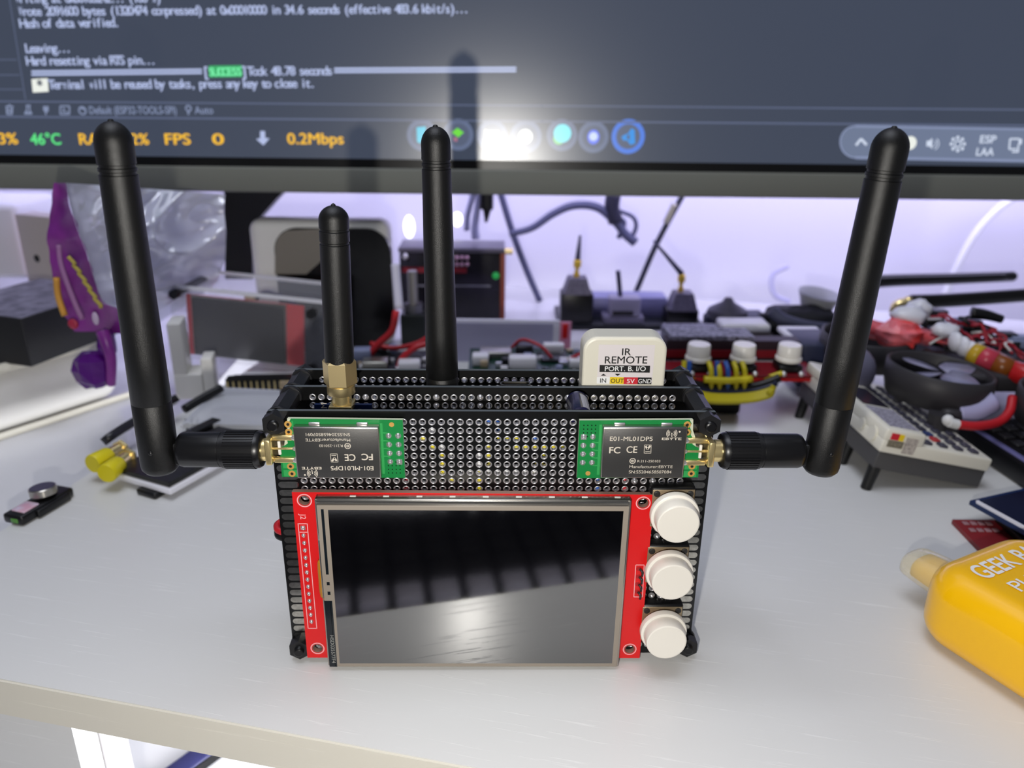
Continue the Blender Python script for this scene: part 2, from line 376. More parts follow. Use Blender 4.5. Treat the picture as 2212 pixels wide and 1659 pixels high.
# hex nuts, standoffs
for sx, x, z, lo in ((-1, -58.0, 77.3, 0), (1, 57.9, 77.3, 0), (-1, -57.4, 3.9, 1), (1, 58.6, 4.2, 1)):
    mb = MB(); mb.hexa((x, 0, z), (x, -3.2, z), 3.25, BLK_NYL); nb = mb.obj('hex_nut', DEV)
    mb = MB(); mb.lathe((x, -3.2, z), (0, -1, 0), [(0, 1.5), (0.3, 1.35), (0.6, 1.5), (0.9, 1.35), (1.2, 1.45), (1.4, 1.1)], BLK_PL, 14); mb.obj('screw_end', nb)
    mb = MB()
    for a, b in ((1.2, 17.4), (18.8, 31.4)):
        mb.hexa((x, a, z), (x, b, z), 2.95, BLK_NYL)
        mb.lathe((x, a, z), (0, 1, 0), [(0, 3.1), (0.5, 3.3), (1.2, 3.1)], BLK_NYL, 20); mb.lathe((x, b - 1.3, z), (0, 1, 0), [(0, 3.1), (0.6, 3.3), (1.3, 3.1)], BLK_NYL, 20)
    mb.hexa((x, 32.8, z), (x, 35.6, z), 3.2, BLK_NYL); mb.obj('standoff', DEV)

# the two green radio modules with their sockets
def radio(M, sn, low=False, name='radio_module'):
    nr = (0, -1, 0)
    def Q(cx, cy, y=-5.52): return at(1220 + cx / 4.367, 690 + cy / 4.367, y)
    fz = lambda z: 140.4 - z if low else z
    poly = [(22.9, 61.5), (56.2, 61.8), (56.0, 70.6), (54.6, 71.2), (54.2, 74), (53.4, 76), (53.2, 79.1), (22.9, 78.8)]
    mb = MB(M); mb.plate([(x, fz(z)) for x, z in poly], -3.0, -2.0, GREEN, side=FIBRE)
    mb.plate([(x, fz(z)) for x, z in ((52.3, 79.1), (53.25, 79.15), (53.45, 76), (54.25, 74), (54.7, 71.2), (53.7, 71.9), (53.9, 73.4), (53.0, 74.6), (53.1, 75.6), (52.6, 76.9), (52.9, 78))], -3.07, -2.99, FIBRE)
    for k in range(4):                       # traces from the pads to the can
        z = 72.6 - 2.3 * k
        mb.strip((26.6, -3, z), (27.6, -3, z - 0.3), 0.35, nr, GREEN_L); mb.strip((27.6, -3, z - 0.3), (29.4, -3, z - 0.3), 0.35, nr, GREEN_L)
    mb.box(28.3, 29.0, -3.06, -3, 62.6, 77.6, GREEN_L)
    for z0, z1 in ((62.0, 63.8), (64.3, 66.3), (74.2, 76.0), (76.5, 78.4)): mb.box(51.8, 55.6 - (3.4 if fz(z0) > 70 else 0), -3.05, -3, z0, z1, GREEN_L)
    for i in range(4):
        for j in range(4): mb.box(24.0 + i * 1.05, 24.3 + i * 1.05, -3.04, -3, 73.9 + j * 1.1, 74.2 + j * 1.1, BLK_PCB)
    b = mb.obj(name, DEV)
    for i in range(2):
        for k in range(4):
            p = at(1220 + (178 + i * 88 - k * 3) / 4.367, 690 + (1108 + k * 81) / 4.367, -3); mb = MB(M)
            if i == 0 and k == 0: mb.box(p.x - 0.75, p.x + 0.75, -3.25, -3, p.z - 0.75, p.z + 0.75, SOLDER)
            mb.lathe((p.x, -3, p.z), nr, [(0, 0.85), (0.25, 0.75), (0.6, 0.4), (0.75, 0.12)], SOLDER, 12); mb.obj('solder_pin', b)
    for x, z in ((52.8, 77.6), (53.0, 75.4), (54.2, 65.2), (54.2, 63.0)):
        xx = x - (1.0 if fz(z) > 70 else 0) + (0.6 if low and z > 70 else 0); mb = MB(M)
        mb.lathe((xx, -3, z), nr, [(0, 1.0), (0.08, 0.95)], GOLD_PAD, 16); mb.lathe((xx, -3.09, z), nr, [(0, 0.42), (0.02, 0.4)], INK, 12); mb.obj('gold_pad', b)
    mb = MB(M); mb.lathe((25.9, -3, 63.0), nr, [(0, 0.7), (0.07, 0.66)], GOLD_PAD, 16); mb.obj('gold_pad', b)
    mb = MB(M); mb.box(29.0, 51.4, -5.45, -3, 62.8, 77.8, SHIELD_E, 0.3); mb.box(29.35, 51.1, -5.5, -5.3, 63.1, 77.5, SHIELD, 0.08)
    for x in (33.6, 46.2): mb.box(x - 1.5, x + 1.5, -3.6, -3, 77.7, 78.3, SOLDER, 0.2); mb.box(x - 1.5, x + 1.5, -3.6, -3, 62.2, 62.9, SOLDER, 0.2)
    can = mb.obj('metal_shield', b)
    mb = MB(M); X, Z = (1, 0, 0), (0, 0, 1)
    def T(s, cx, cy, cw, ch, bold=0.0): mb.text(s, Q(cx, cy), X, Z, ch / 4.367 / 0.135 / 63.5 * 1.02, LASER, width=(Q(cx + cw, cy) - Q(cx, cy)).length, bold=bold)
    T('E01-ML01DP5', 425, 1145, 403, 45, 0.012); T('EBYTE', 915, 1138, 185, 26, 0.03)
    T('FC', 417, 1262, 106, 66, 0.03); T('CE', 580, 1258, 102, 70, 0.02)
    T('211-250103', 714, 1348, 186, 26); T('R', 684, 1348, 24, 26); T('Manufacturer:EBYTE', 608, 1402, 408, 30); T(sn, 603, 1452, 402, 32)
    def R_(cx, cy, r0, r1, a0=0, a1=360, n=24):
        c = Q(cx, cy); k = 0.0294; vs = []; fs = []
        for i in range(n + 1):
            a = math.radians(a0 + (a1 - a0) * i / n)
            vs += [c + Vector((r * k * math.cos(a), 0, r * k * math.sin(a))) for r in (r0, r1)]
            if i: fs.append((2 * i - 2, 2 * i, 2 * i + 1, 2 * i - 1))
        mb.add(vs, fs, LASER)
    R_(640, 1335, 22, 29); mb.strip(Q(622, 1335), Q(668, 1335), 0.18, nr, LASER, 0.02); R_(640, 1335, 8, 13, 40, 320)
    R_(1084, 1060, 0, 9); R_(1010, 1076, 0, 6)
    for r in (20, 32, 44): R_(1010, 1076, r, r + 6, -48, 48, 10); R_(1010, 1076, r, r + 6, 132, 228, 10)
    mb.strip(Q(1010, 1080), Q(1010, 1112), 0.2, nr, LASER, 0.02)
    a, c = Q(750, 1182), Q(815, 1262)
    for p, q in (((750, 1184), (815, 1184)), ((815, 1182), (812, 1264)), ((812, 1262), (748, 1262)), ((748, 1264), (751, 1182)), ((760, 1247), (804, 1247))): mb.strip(Q(*p), Q(*q), 0.13, nr, LASER, 0.02)
    mb.strip(Q(763, 1195), Q(780, 1225), 0.5, nr, LASER, 0.02); mb.strip(Q(778, 1226), Q(806, 1192), 0.5, nr, LASER, 0.02)
    mb.obj('printed_marks', can)
    mb = MB(M)                               # gold edge socket
    for z in (73.2, 66.6): mb.box(51.6, 57.6, -4.0, -2.6, z - 0.75, z + 0.75, GOLD, 0.3); mb.sphere((51.6, -3.4, z), 0.95, SOLDER, sc3=(1.4, 1, 1))
    mb.box(51.8, 57.6, -3.6, -2.9, 69.6, 70.2, GOLD, 0.15); mb.sphere((51.8, -3.3, 69.9), 0.7, SOLDER, sc3=(1.2, 1, 1))
    mb.box(55.6, 56.4, -3.5, -2.8, 67.8, 71.8, mat('ptfe', (230, 228, 222), 0.4), 0.2)
    mb.box(57.5, 59.2, -6.2, 0.6, 66.4, 73.6, GOLD, 0.35); mb.obj('edge_connector', b)
    return b
radio(None, 'SN:S5204658S07084')
radio(Matrix.Translation((-1.0, 0, 140.4)) @ Matrix.Rotation(math.pi, 4, 'Y'), 'SN:S5204658S07091', True)

# antennas
def shaft_prof(L, rb, rt, seam, g1, g2, dome):
    P = [(0, 0.001), (0.25, rb * 0.45), (0.9, rb * 0.78), (2.0, rb * 0.96), (3.2, rb)]
    P += [(seam - 0.12, rb), (seam, rb * 0.985), (seam + 0.12, rb)]
    P += [(seam + (L - dome - seam) * t, rb + (rt - rb) * min(1, t * 1.15)) for t in (0.2, 0.4, 0.6, 0.8)]
    for g in (g1, g2): P += [(g - 0.45, rt), (g - 0.3, rt * 0.93), (g + 0.3, rt * 0.93), (g + 0.45, rt)]
    P += [(L - dome, rt)] + [(L - dome + dome * math.sin(a), rt * math.cos(a)) for a in [math.pi / 2 * k / 9 for k in range(1, 9)]] + [(L + 0.02, 0.7), (L + 0.35, 0.45), (L + 0.4, 0.001)]
    return P
def side_antenna(sx, top):
    a = bpy.data.objects.new('antenna', None); COL.objects.link(a); a.parent = DEV; y = -2.8; z = 69.9
    X = lambda v: sx * v
    mb = MB(); mb.lathe((X(59.2), y, z), (sx, 0, 0), [(0, 3.1), (2.2, 3.1), (2.3, 3.6), (3.4, 3.6)], GOLD, 24); mb.obj('gold_ferrule', a)
    mb = MB(); prof = [(0, 3.7), (0.1, 4.6), (0.9, 5.0), (1.8, 5.0)]
    mb.lathe((X(61.4), y, z), (sx, 0, 0), [(0, 3.7), (0.2, 4.5), (0.9, 4.95), (2.0, 5.0), (10.4, 5.0), (10.5, 4.6), (11.2, 4.6)], BLK_PL, 36)
    for i in range(36):
        q = 2 * math.pi * i / 36; c, s_ = math.cos(q), math.sin(q); e = Vector((0, -s_, c))
        p0 = Vector((X(63.2), y + 4.97 * c, z + 4.97 * s_)); mb.strip(p0, p0 + Vector((X(7.8), 0, 0)), 0.5, (0, c, s_), BLK_PL, 0.22)
    mb.obj('knurled_collar', a)
    mb = MB(); mb.lathe((X(72.5), y, z), (sx, 0, 0), [(0, 4.7), (0.4, 4.72), (9.8, 4.72), (10.8, 4.4), (11.2, 3.8)], BLK_PL, 32)
    mb.box(min(X(83.0), X(88)), max(X(83.0), X(88)), y - 1.9, y + 1.9, z - 4.0, z + 2.4, BLK_PL, 0.6); mb.obj('hinge_body', a)
    mb = MB(); b0 = Vector((X(89.3), y - 0.3, 63.0)); ax = Vector(top) - b0; L = ax.length
    mb.lathe(b0, ax, shaft_prof(L, 4.95, 4.3, 21, L - 11.6, L - 10.0, 4.9), BLK_RUB, 40)
    mb.sphere(b0 + ax.normalized() * 8.2 + Vector((0, -4.6, 0)), 0.7, BLK_PL); mb.obj('shaft', a)
side_antenna(-1, (-87.7, -3.1, 153.4)); side_antenna(1, (93.4, -3.1, 153.8))

a = bpy.data.objects.new('antenna', None); COL.objects.link(a); a.parent = DEV
mb = MB(); b0 = Vector((-15.1, 25.2, 62)); ax = Vector((-15.6, 25.2, 151.2)) - b0; L = ax.length
mb.lathe(b0, ax, shaft_prof(L, 4.75, 3.95, 18.7, L - 10.6, L - 9.0, 4.6), BLK_RUB, 40); mb.obj('shaft', a)
mb = MB(); mb.box(-19.4, -10.6, 21.4, 29, 56, 64, BLK_PL, 1); mb.obj('hinge_body', a)
a = bpy.data.objects.new('antenna', None); COL.objects.link(a); a.parent = DEV; q = Vector((-42.0, 9, 0))
mb = MB(); b0 = q + Vector((0.1, 0, 91)); ax = Vector((-40.7, 9, 133.1)) - b0; L = ax.length
P = [(0, 3.95), (L * 0.5, 3.88), (L - 10.2, 3.85), (L - 10, 3.6), (L - 9.6, 3.6), (L - 9.4, 3.85), (L - 6.8, 3.85), (L - 6.6, 3.6), (L - 6.2, 3.6), (L - 6, 3.85)]
P += [(L - 4, 3.85)] + [(L - 4 + 3.7 * math.sin(t), 3.85 * math.cos(t)) for t in [math.pi / 2 * k / 9 for k in range(1, 9)]] + [(L, 0.5), (L + 0.3, 0.001)]
mb.lathe(b0, ax, P, BLK_RUB, 40); mb.obj('shaft', a)
mb = MB(); mb.lathe(q + Vector((0, 0, 84.2)), (0, 0, 1), [(0, 4.15), (0.5, 4.6), (6.8, 4.6), (7.3, 4.1)], NICKEL_GOLD, 6, False); mb.lathe(q + Vector((0, 0, 91.2)), (0, 0, 1), [(0, 3.2), (0.6, 3.2)], GOLD, 24); mb.obj('hex_collar', a)
mb = MB(); mb.lathe(q + Vector((0, 0, 81.6)), (0, 0, 1), [(0, 3.75), (0.2, 3.85), (2.5, 3.85), (2.6, 3.7)], NICKEL_GOLD, 28); mb.lathe(q + Vector((0, 0, 78.6)), (0, 0, 1), [(0, 2.7), (3.0, 2.7)], GOLD, 24)
mb.box(q.x - 3.2, q.x + 3.2, 5.8, 12.2, 77.0, 78.7, GOLD, 0.2)
for dx in (-2.6, 0, 2.6): mb.box(q.x + dx - 0.35, q.x + dx + 0.35, 8.6, 9.4, 73, 77, GOLD)
mb.obj('screw_socket', a)

# parts between the boards
mb = MB(); mb.box(-50, -34, 9.9, 11.1, 60, 77.6, BLUE_PCB); mb.text('RM', (-46.5, 9.85, 75.2), (0, 0, 1), (-1, 0, 0), 1.6, LASER); mb.text('0', (-36.6, 9.85, 75.4), (0, 0, 1), (-1, 0, 0), 1.6, LASER); mb.obj('blue_module', DEV)
mb = MB(); mb.lathe((23.9, 2.0, 77.3), (0, 1, 0), [(0, 2.6), (0.3, 3.1), (11, 3.1), (11.4, 2.8), (11.8, 3.1), (12.4, 2.9)], NAVYCAP, 28)
mb.add([(23.9 + 3.14 * math.sin(t), yy, 77.3 + 3.14 * math.cos(t)) for yy in (2.5, 12) for t in (0.15, 0.4, 0.65, 0.9)], [(0, 1, 5, 4), (1, 2, 6, 5), (2, 3, 7, 6)], CAPSTRIPE); mb.obj('capacitor', DEV)
for x, z, yc in ((6.4, 79.8, 21.5), (-26.6, 78.2, 21.5)):
    mb = MB(); out = []; inn = []
    for r, l in ((1.6, out), (1.25, inn)):
        for i in range(20):
            t = 2 * math.pi * i / 20; l.append((x + (2.9 if math.cos(t) >= 0 else -2.9) + r * math.cos(t), yc + r * math.sin(t)))
    for l, f in ((out, 1), (inn, 0)):
        vs = [(p[0], p[1], z) for p in l] + [(p[0], p[1], z - 7) for p in l]; mb.add(vs, [((i + 20, (i + 1) % 20 + 20, (i + 1) % 20, i) if f else (i, (i + 1) % 20, (i + 1) % 20 + 20, i + 20)) for i in range(20)], SHIELD_E, True)
    vs = [(p[0], p[1], z) for p in out + inn]; mb.add(vs, [(i, (i + 1) % 20, (i + 1) % 20 + 20, i + 20) for i in range(20)], SHIELD_E)
    mb.box(x - 2.6, x + 2.6, yc - 0.35, yc + 0.35, z - 6.5, z - 0.6, BLK_PL); mb.box(x - 7.5, x + 7.5, yc + 1.7, yc + 2.9, z - 24, z - 2.2, BLK_PCB); mb.obj('usb_socket', DEV)

# the white infrared unit standing behind the middle board
mb = MB(); x0, x1, z0, z1, r = 25.8, 50.1, 58, 94.4, 4.2; poly = [(x0, z0), (x1, z0)]
poly += [(x1 - r + r * math.cos(t), z1 - r + r * math.sin(t)) for t in [math.pi / 2 * k / 8 for k in range(9)]] + [(x0 + r - r * math.sin(t), z1 - r + r * math.cos(t)) for t in [math.pi / 2 * k / 8 for k in range(9)]]
bm = bmesh.new(); vs = [bm.verts.new((p[0], 20.4, p[1])) for p in poly]; fc = bm.faces.new(vs)
ex = bmesh.ops.extrude_face_region(bm, geom=[fc])
for v in [g for g in ex['geom'] if isinstance(g, bmesh.types.BMVert)]: v.co.y = 29.6
bmesh.ops.recalc_face_normals(bm, faces=bm.faces[:])
bmesh.ops.bevel(bm, geom=[e for e in bm.edges if abs(e.verts[0].co.y - e.verts[1].co.y) < 1e-4], offset=0.9, segments=3, affect='EDGES', profile=0.5)
mb.bm(bm, CREAM_PL, False); ir = mb.obj('infrared_unit', DEV)
mb = MB(); Q = lambda cx, cy, y=20.35: at(1220 + cx / 4.367, 690 + cy / 4.367, y)
def quad(a, b, c, d, m, y): mb.add([Q(*a, y), Q(*b, y), Q(*c, y), Q(*d, y)], [(3, 2, 1, 0)], m)
quad((322, 237), (853, 240), (822, 610), (303, 606), PAPER, 20.33)
quad((330, 430), (805, 436), (802, 503), (327, 496), INK, 20.3); quad((303, 543), (424, 543), (421, 607), (301, 606), WHT, 20.3)
quad((427, 542), (557, 545), (554, 610), (423, 607), YEL, 20.3); quad((557, 545), (690, 547), (686, 611), (554, 610), REDINK, 20.3); quad((690, 547), (820, 549), (816, 612), (686, 611), INK, 20.3)
def T2(s, cx, cy, cw, ch, m, bold=0.0): mb.text(s, Q(cx, cy, 20.27), (1, 0, 0.004), (0, 0, 1), ch * 0.0345, m, width=cw * 0.0312, bold=bold)
T2('IR', 538, 338, 84, 60, INK, 0.014); T2('REMOTE', 376, 415, 395, 62, INK, 0.014); T2('PORT. B. I/O', 377, 487, 382, 42, WHT, 0.012)
T2('IN', 333, 596, 56, 38, INK, 0.012); T2('OUT', 432, 598, 122, 38, INK, 0.012); T2('5V', 585, 601, 72, 38, WHT, 0.012); T2('GND', 692, 602, 122, 38, WHT, 0.012)
for p in (((365, 512), (338, 531), (392, 531)), ((470, 513), (527, 513), (498, 533))): mb.add([Q(*c, 20.27) for c in p], [(0, 1, 2)], INK)
mb.obj('sticker', ir)

# the screen module
DM = Matrix.Rotation(math.radians(0.25), 4, 'Y')
mb = MB(DM); corner = [(-51.7, 54.9, 0), (41.2, 54.6, 0), (-51.7, 5.2, 0), (40.9, 4.9, 0)]
mb.plate([(-54.9, 1.8), (44.1, 1.6), (44.1, 57.2), (-54.9, 57.5)], -4.1, -2.5, RED, holes=[circle(x, z, 1.35) for x, z, _ in corner], side=RED_EDGE)
mb.box(-50, 40, -2.5, -0.1, 50, 53, BLK_PL); mb.box(-53, -50, -2.5, -0.1, 12, 48, BLK_PL)
scr = mb.obj('screen_module', DEV)
for x, z, _ in corner:
    mb = MB(DM)
    vs = [(x + r * math.cos(2 * math.pi * i / 28), -4.13, z + r * math.sin(2 * math.pi * i / 28)) for r in (1.75, 2.05) for i in range(28)]
    mb.add(vs, [(i, (i + 1) % 28, (i + 1) % 28 + 28, i + 28) for i in range(28)][::-1], SILK)
    vs = [(x + r * math.cos(2 * math.pi * i / 28), -4.12, z + r * math.sin(2 * math.pi * i / 28)) for r in (1.35, 1.55) for i in range(28)]
    mb.add(vs, [(i, (i + 1) % 28, (i + 1) % 28 + 28, i + 28) for i in range(28)], mat('copper_rim', (128, 74, 62), 0.5)); mb.obj('hole_ring', scr)
mb = MB(DM)
nr = (0, -1, 0)
def B(a, b, w_=0.22): mb.strip(a, b, w_, nr, SILK, 0.03)
for (a, b) in (((-54.0, -4.1, 47.6), (-51.5, -4.1, 47.6)), ((-54.0, -4.1, 44.9), (-51.5, -4.1, 44.9)), ((-53.9, -4.1, 12.4), (-51.4, -4.1, 12.4)), ((-54, -4.1, 47.7), (-53.9, -4.1, 12.3)), ((-51.5, -4.1, 47.7), (-51.4, -4.1, 12.3))): B(a, b)
mb.text('J2', (-53.2, -4.13, 50.8), (0, 0, -1), (1, 0, 0), 1.5, SILK, bold=0.01); mb.obj('header_outline', scr); mb = MB(DM)
for (a, b) in (((40.6, -4.1, 34.5), (43.0, -4.1, 34.5)), ((40.8, -4.1, 23.6), (43.3, -4.1, 23.6)), ((40.6, -4.1, 34.5), (40.8, -4.1, 23.6)), ((43.0, -4.1, 34.5), (43.3, -4.1, 23.6))): B(a, b)
mb.obj('connector_outline', scr)
for k in range(14):
    z = 46.4 - 2.42 * k; mb = MB(DM)
    if k == 0: mb.box(-53.4, -52.1, -4.25, -4.1, 45.7, 47.0, SOLDER)
    mb.sphere((-52.75, -4.15, z), 0.62, SOLDER, 10, 6, (1, 0.9, 1)); mb.sphere((-52.6, -4.5, z - 0.3), 0.3, SOLDER, 8, 5); mb.obj('header_pin', scr)
for k in range(4): z = 33.2 - 2.6 * k; mb = MB(DM); mb.lathe((41.6, -4.1, z), nr, [(0, 0.75), (0.06, 0.7)], mat('red_pad', (170, 26, 30), 0.4), 12); mb.tube([(41.9, -4.2, z), (42.5, -5.0, z - 0.7), (42.6, -4.5, z - 2.2)], 0.35, RIVET, 6, 4); mb.obj('cut_pin', scr)
mb = MB(DM); mb.box(-48.3, 37.2, -6.9, -4.1, 1.3, 57.0, SHIELD_E, 0.25); mb.box(-47.9, 36.8, -7.1, -6.8, 55.75, 56.7, SHIELD_E, 0.12)
mb.box(36.75, 37.25, -7.3, -4.1, 1.3, 57.0, SHIELD_E, 0.1); mb.box(-48.1, -47.7, -7.0, -4.1, 44, 57, SHIELD_E, 0.1)
for k in range(9): mb.box(-39 + k * 9, -37.4 + k * 9, -5.6, -5.0, 56.9, 57.12, WHITE_PL)
fr = mb.obj('metal_frame', scr)
mb = MB(DM); mb.box(-47.7, 36.8, -7.5, -6.85, 1.35, 55.3, TAUPE, 0.12)
mb.box(-44.7, 35.3, -7.52, -7.4, 2.6, 54.0, GLASS_BLK)
# dark slots of the touch film along the left border
mb.box(-46.6, -45.85, -7.54, -7.45, 33.4, 54.2, NAVY); mb.box(-47.75, -46.0, -7.54, -7.4, 1.4, 24.6, NAVY); mb.box(-46.1, -45.5, -7.54, -7.45, 1.4, 24.6, NAVY)
for z in (29.8, 26.6): mb.box(-46.6, -45.8, -7.54, -7.45, z, z + 1.1, NAVY)
mb.text('HSD035577F4', (-46.9, -7.56, 12.6), (0, 0, -1), (1, 0, 0), 1.05, mat('grey_print', (150, 150, 145), 0.6), width=9.8)
mb.obj('glass_panel', scr)
mb = MB(DM); mb.tube([(-46.9, -6.9, 37.2), (-48.7, -5.6, 36.2), (-49.0, -5.0, 30), (-48.8, -5.4, 25.5), (-47.4, -6.9, 24.6)], 0.5, POLYI, 8); mb.box(-49, -47.2, -6.6, -5.2, 24.8, 37, POLYI, 0.4); mb.obj('flex_cable', scr)

# the three round push buttons
for z in (52.6, 34.2, 13.9):
    t = bpy.data.objects.new('push_button', None); COL.objects.link(t); t.parent = DEV; x = 49.6
    mb = MB(); mb.box(x - 6.3, x + 6.3, -4.0, 0, z - 6.2, z + 6.6, BLK_PL, 0.9); mb.box(x - 5.8, x + 5.8, -4.25, -3.9, z - 5.6, z + 6.0, TAN_STEEL, 0.1)
    for dx in (-4.6, 4.6):
        for dz in (-4.6, 4.8): mb.lathe((x + dx, -4.2, z + dz), (0, -1, 0), [(0, 0.95), (0.3, 0.9), (0.4, 0.6)], RIVET, 14)
    for dx in (-6, 6):
        for dz in (-2.5, 2.5): mb.box(x + dx - 0.3, x + dx + 0.3, -1.2, 0.4, z + dz - 0.5, z + dz + 0.5, SHIELD_E)
    mb.cyl((x, -4, z), (x, -7, z), 3.4, BLK_PL); mb.obj('switch_body', t)
    mb = MB(); mb.lathe((x, -6.4, z), (0, -1, 0), [(0, 6.5), (0.2, 6.75), (1.5, 6.75), (1.9, 6.6), (2.1, 6.2), (2.15, 5.95), (5.6, 5.8), (5.95, 5.65), (6.1, 5.3)], CAPWHITE, 48); mb.obj('button_cap', t)
mb = MB()
for dx, m, z in ((0, WIRE_R, 39.6), (0.2, WIRE_K, 37.6)): mb.tube([(-54, 4, z), (-59, 5, z - 0.4), (-62.5, 6, z), (-63.0, 9, z + 0.5), (-59, 12, z + 0.5), (-52, 13, z)], 1.1, m, 8)
mb.obj('battery_wires', DEV)
# ------------------------------------------------------------------ the monitor
MEX = Vector((math.cos(math.radians(0.9)), -math.sin(math.radians(0.9)), 0)); MUP = Vector((0, math.sin(math.radians(4.5)), math.cos(math.radians(4.5))))
MP0 = Vector((0, 282, 97)); MNR = MUP.cross(MEX) * -1
MNR = MEX.cross(MUP).normalized()
if MNR.y > 0: MNR = -MNR                    # towards the viewer
def mon(u, v, off=0.0):
    d = ray(u, v); k = ((MP0 + MNR * off) - CAM).dot(MNR) / d.dot(MNR); return CAM + d * k
def ms(u, v): p = mon(u, v) - MP0; return p.dot(MEX), p.dot(MUP)
MF = frame(MP0, MEX, -MNR)
MONI = thing('monitor', 'large dark monitor showing a text terminal, hanging low above the desk', 'monitor')
MB_GREY = mat('grey_bezel', (122, 124, 116), 0.6, bump=(1200, 0.2, 0.1))
SCRN = mat('screen_panel', (14, 15, 18), 0.27, ior=2.6, emit=(50, 59, 77))
sb = ms(1100, 349)[1]; bb = ms(1100, 419)[1]
mb = MB(MF); mb.box(-430, 430, 0.2, 34, bb, sb + 370, BLK_PL, 3); mb.obj('housing', MONI)
mb = MB(MF); mb.box(-431, 431, -2.2, 6, bb - 0.5, sb - 4.5, MB_GREY, 1.2); mb.obj('bezel', MONI)
mb = MB(MF); mb.box(-428, 428, -0.4, 0.6, sb - 4.6, sb + 0.6, BLK_PCB); mb.obj('black_gap', MONI)
mb = MB(MF); mb.box(-428, 428, -0.2, 1.0, sb, sb + 366, SCRN); scrn = mb.obj('screen', MONI)
G_W = glow('glow_white', (176, 188, 226)); G_Y = glow('glow_amber', (246, 188, 30)); G_G = glow('glow_green', (90, 232, 130)); G_D = glow('glow_dim', (128, 140, 172)); G_L = glow('glow_line', (84, 94, 122))
G_PURE = glow('glow_bright', (236, 240, 232)); G_SUC = glow('glow_success', (44, 168, 96))
def run(mb, s, u0, v0, u1, v1, capx, m, mono=True, bold=0.0, off=0.35):
    p, q = mon(u0, v0, off), mon(u1, v1, off); d = q - p; up = MUP - d.normalized() * MUP.dot(d.normalized())
    h = (mon(u0, v0 - capx, off) - p).length
    if mono: mb.text(s, p, d, up, h, m, pitch=d.length / len(s), bold=bold)
    else: mb.text(s, p, d, up, h, m, width=d.length, bold=bold)
def line(mb, u0, v0, u1, v1, wd, m, off=0.22): mb.strip(mon(u0, v0, off), mon(u1, v1, off), wd, MNR, m, 0.05)
def disc(mb, u, v, r, m, off=0.25, n=28, r0=0.0, sx=1.0):
    c = mon(u, v, off); k = (mon(u + 1, v, off) - c).length
    if r0: mb.add([c + (MEX * math.cos(2 * math.pi * i / n) * sx + MUP * math.sin(2 * math.pi * i / n)) * rr * k for rr in (r0, r) for i in range(n)], [(i, (i + 1) % n, (i + 1) % n + n, i + n) for i in range(n)], m)
    else: mb.add([c + (MEX * math.cos(2 * math.pi * i / n) * sx + MUP * math.sin(2 * math.pi * i / n)) * r * k for i in range(n)], [list(range(n))], m)
def poly(mb, pts, m, off=0.3): mb.add([mon(u, v, off) for u, v in pts], [list(range(len(pts)))], m)
mb = MB(); BO = 0.035
run(mb, 'Writing at 0x00103242... (100 %)', 34, 6, 348, 5, 19, G_W, bold=BO)
run(mb, 'Wrote 2091600 bytes (1320474 compressed) at 0x00010000 in 34.6 seconds (effective 483.6 kbit/s)...', 41, 34, 1012, 28, 19, G_W, bold=BO)
run(mb, 'Hash of data verified.', 46, 60, 258, 58, 19, G_W, bold=BO); run(mb, 'Leaving...', 57, 114, 153, 113, 19, G_W, bold=BO); run(mb, 'Hard resetting via RTS pin...', 61, 141, 336, 139, 19, G_W, bold=BO)
for a, b, v0, v1, n in ((68, 436, 158, 154, 38), (722, 1115, 152, 150, 40)):
    for dv in (-3.4, 3.4): line(mb, a, v0 + dv, b, v1 + dv, 1.15, G_W, 0.3)
run(mb, '[', 441, 165, 452, 165, 21, G_W, bold=BO); run(mb, ']', 522, 164, 533, 164, 21, G_W, bold=BO); run(mb, 'Took 48.78 seconds', 537, 163, 718, 162, 19, G_W, bold=BO)
poly(mb, [(451, 142), (523, 141), (523, 166), (452, 167)], G_SUC, 0.26); run(mb, 'SUCCESS', 452, 164, 523, 163, 17, glow('glow_mint', (120, 240, 170)), bold=BO)
poly(mb, [(68, 171), (103, 169), (105, 198), (71, 200)], G_PURE, 0.26); run(mb, '*', 82, 194, 94, 194, 20, SCRN, bold=0.05)
run(mb, 'Terminal will be reused by tasks, press any key to close it.', 108, 192, 680, 189, 19, G_W, bold=BO); mb.obj('terminal_text', scrn)
mb = MB()
line(mb, 16, -30, 55, 215, 0.5, G_L)
for v, u in ((129, 36), (162, 42), (193, 48)): line(mb, -20, v, u, v, 0.5, G_L)
for f, wd in ((lambda u: 219 + (u / 2212) * 18, 0.8), (lambda u: 252 + (u / 2212) * 19, 1.0)):
    for a in range(-60, 2400, 410): line(mb, a, f(a), a + 412, f(a + 412), wd, G_L)
mb.obj('panel_lines', scrn)
mb = MB()
run(mb, 'Default (ESP32-TOOLS-SPI)', 194, 246, 382, 246, 16, G_D, mono=False, bold=0.02); run(mb, 'Auto', 421, 246, 461, 246, 16, G_D, mono=False, bold=0.02)
disc(mb, 178, 239, 9, G_D, r0=6); line(mb, 172, 232, 184, 236, 1.0, G_D); disc(mb, 407, 234, 7, G_D, r0=4); line(mb, 407, 238, 407, 248, 1.0, G_D)
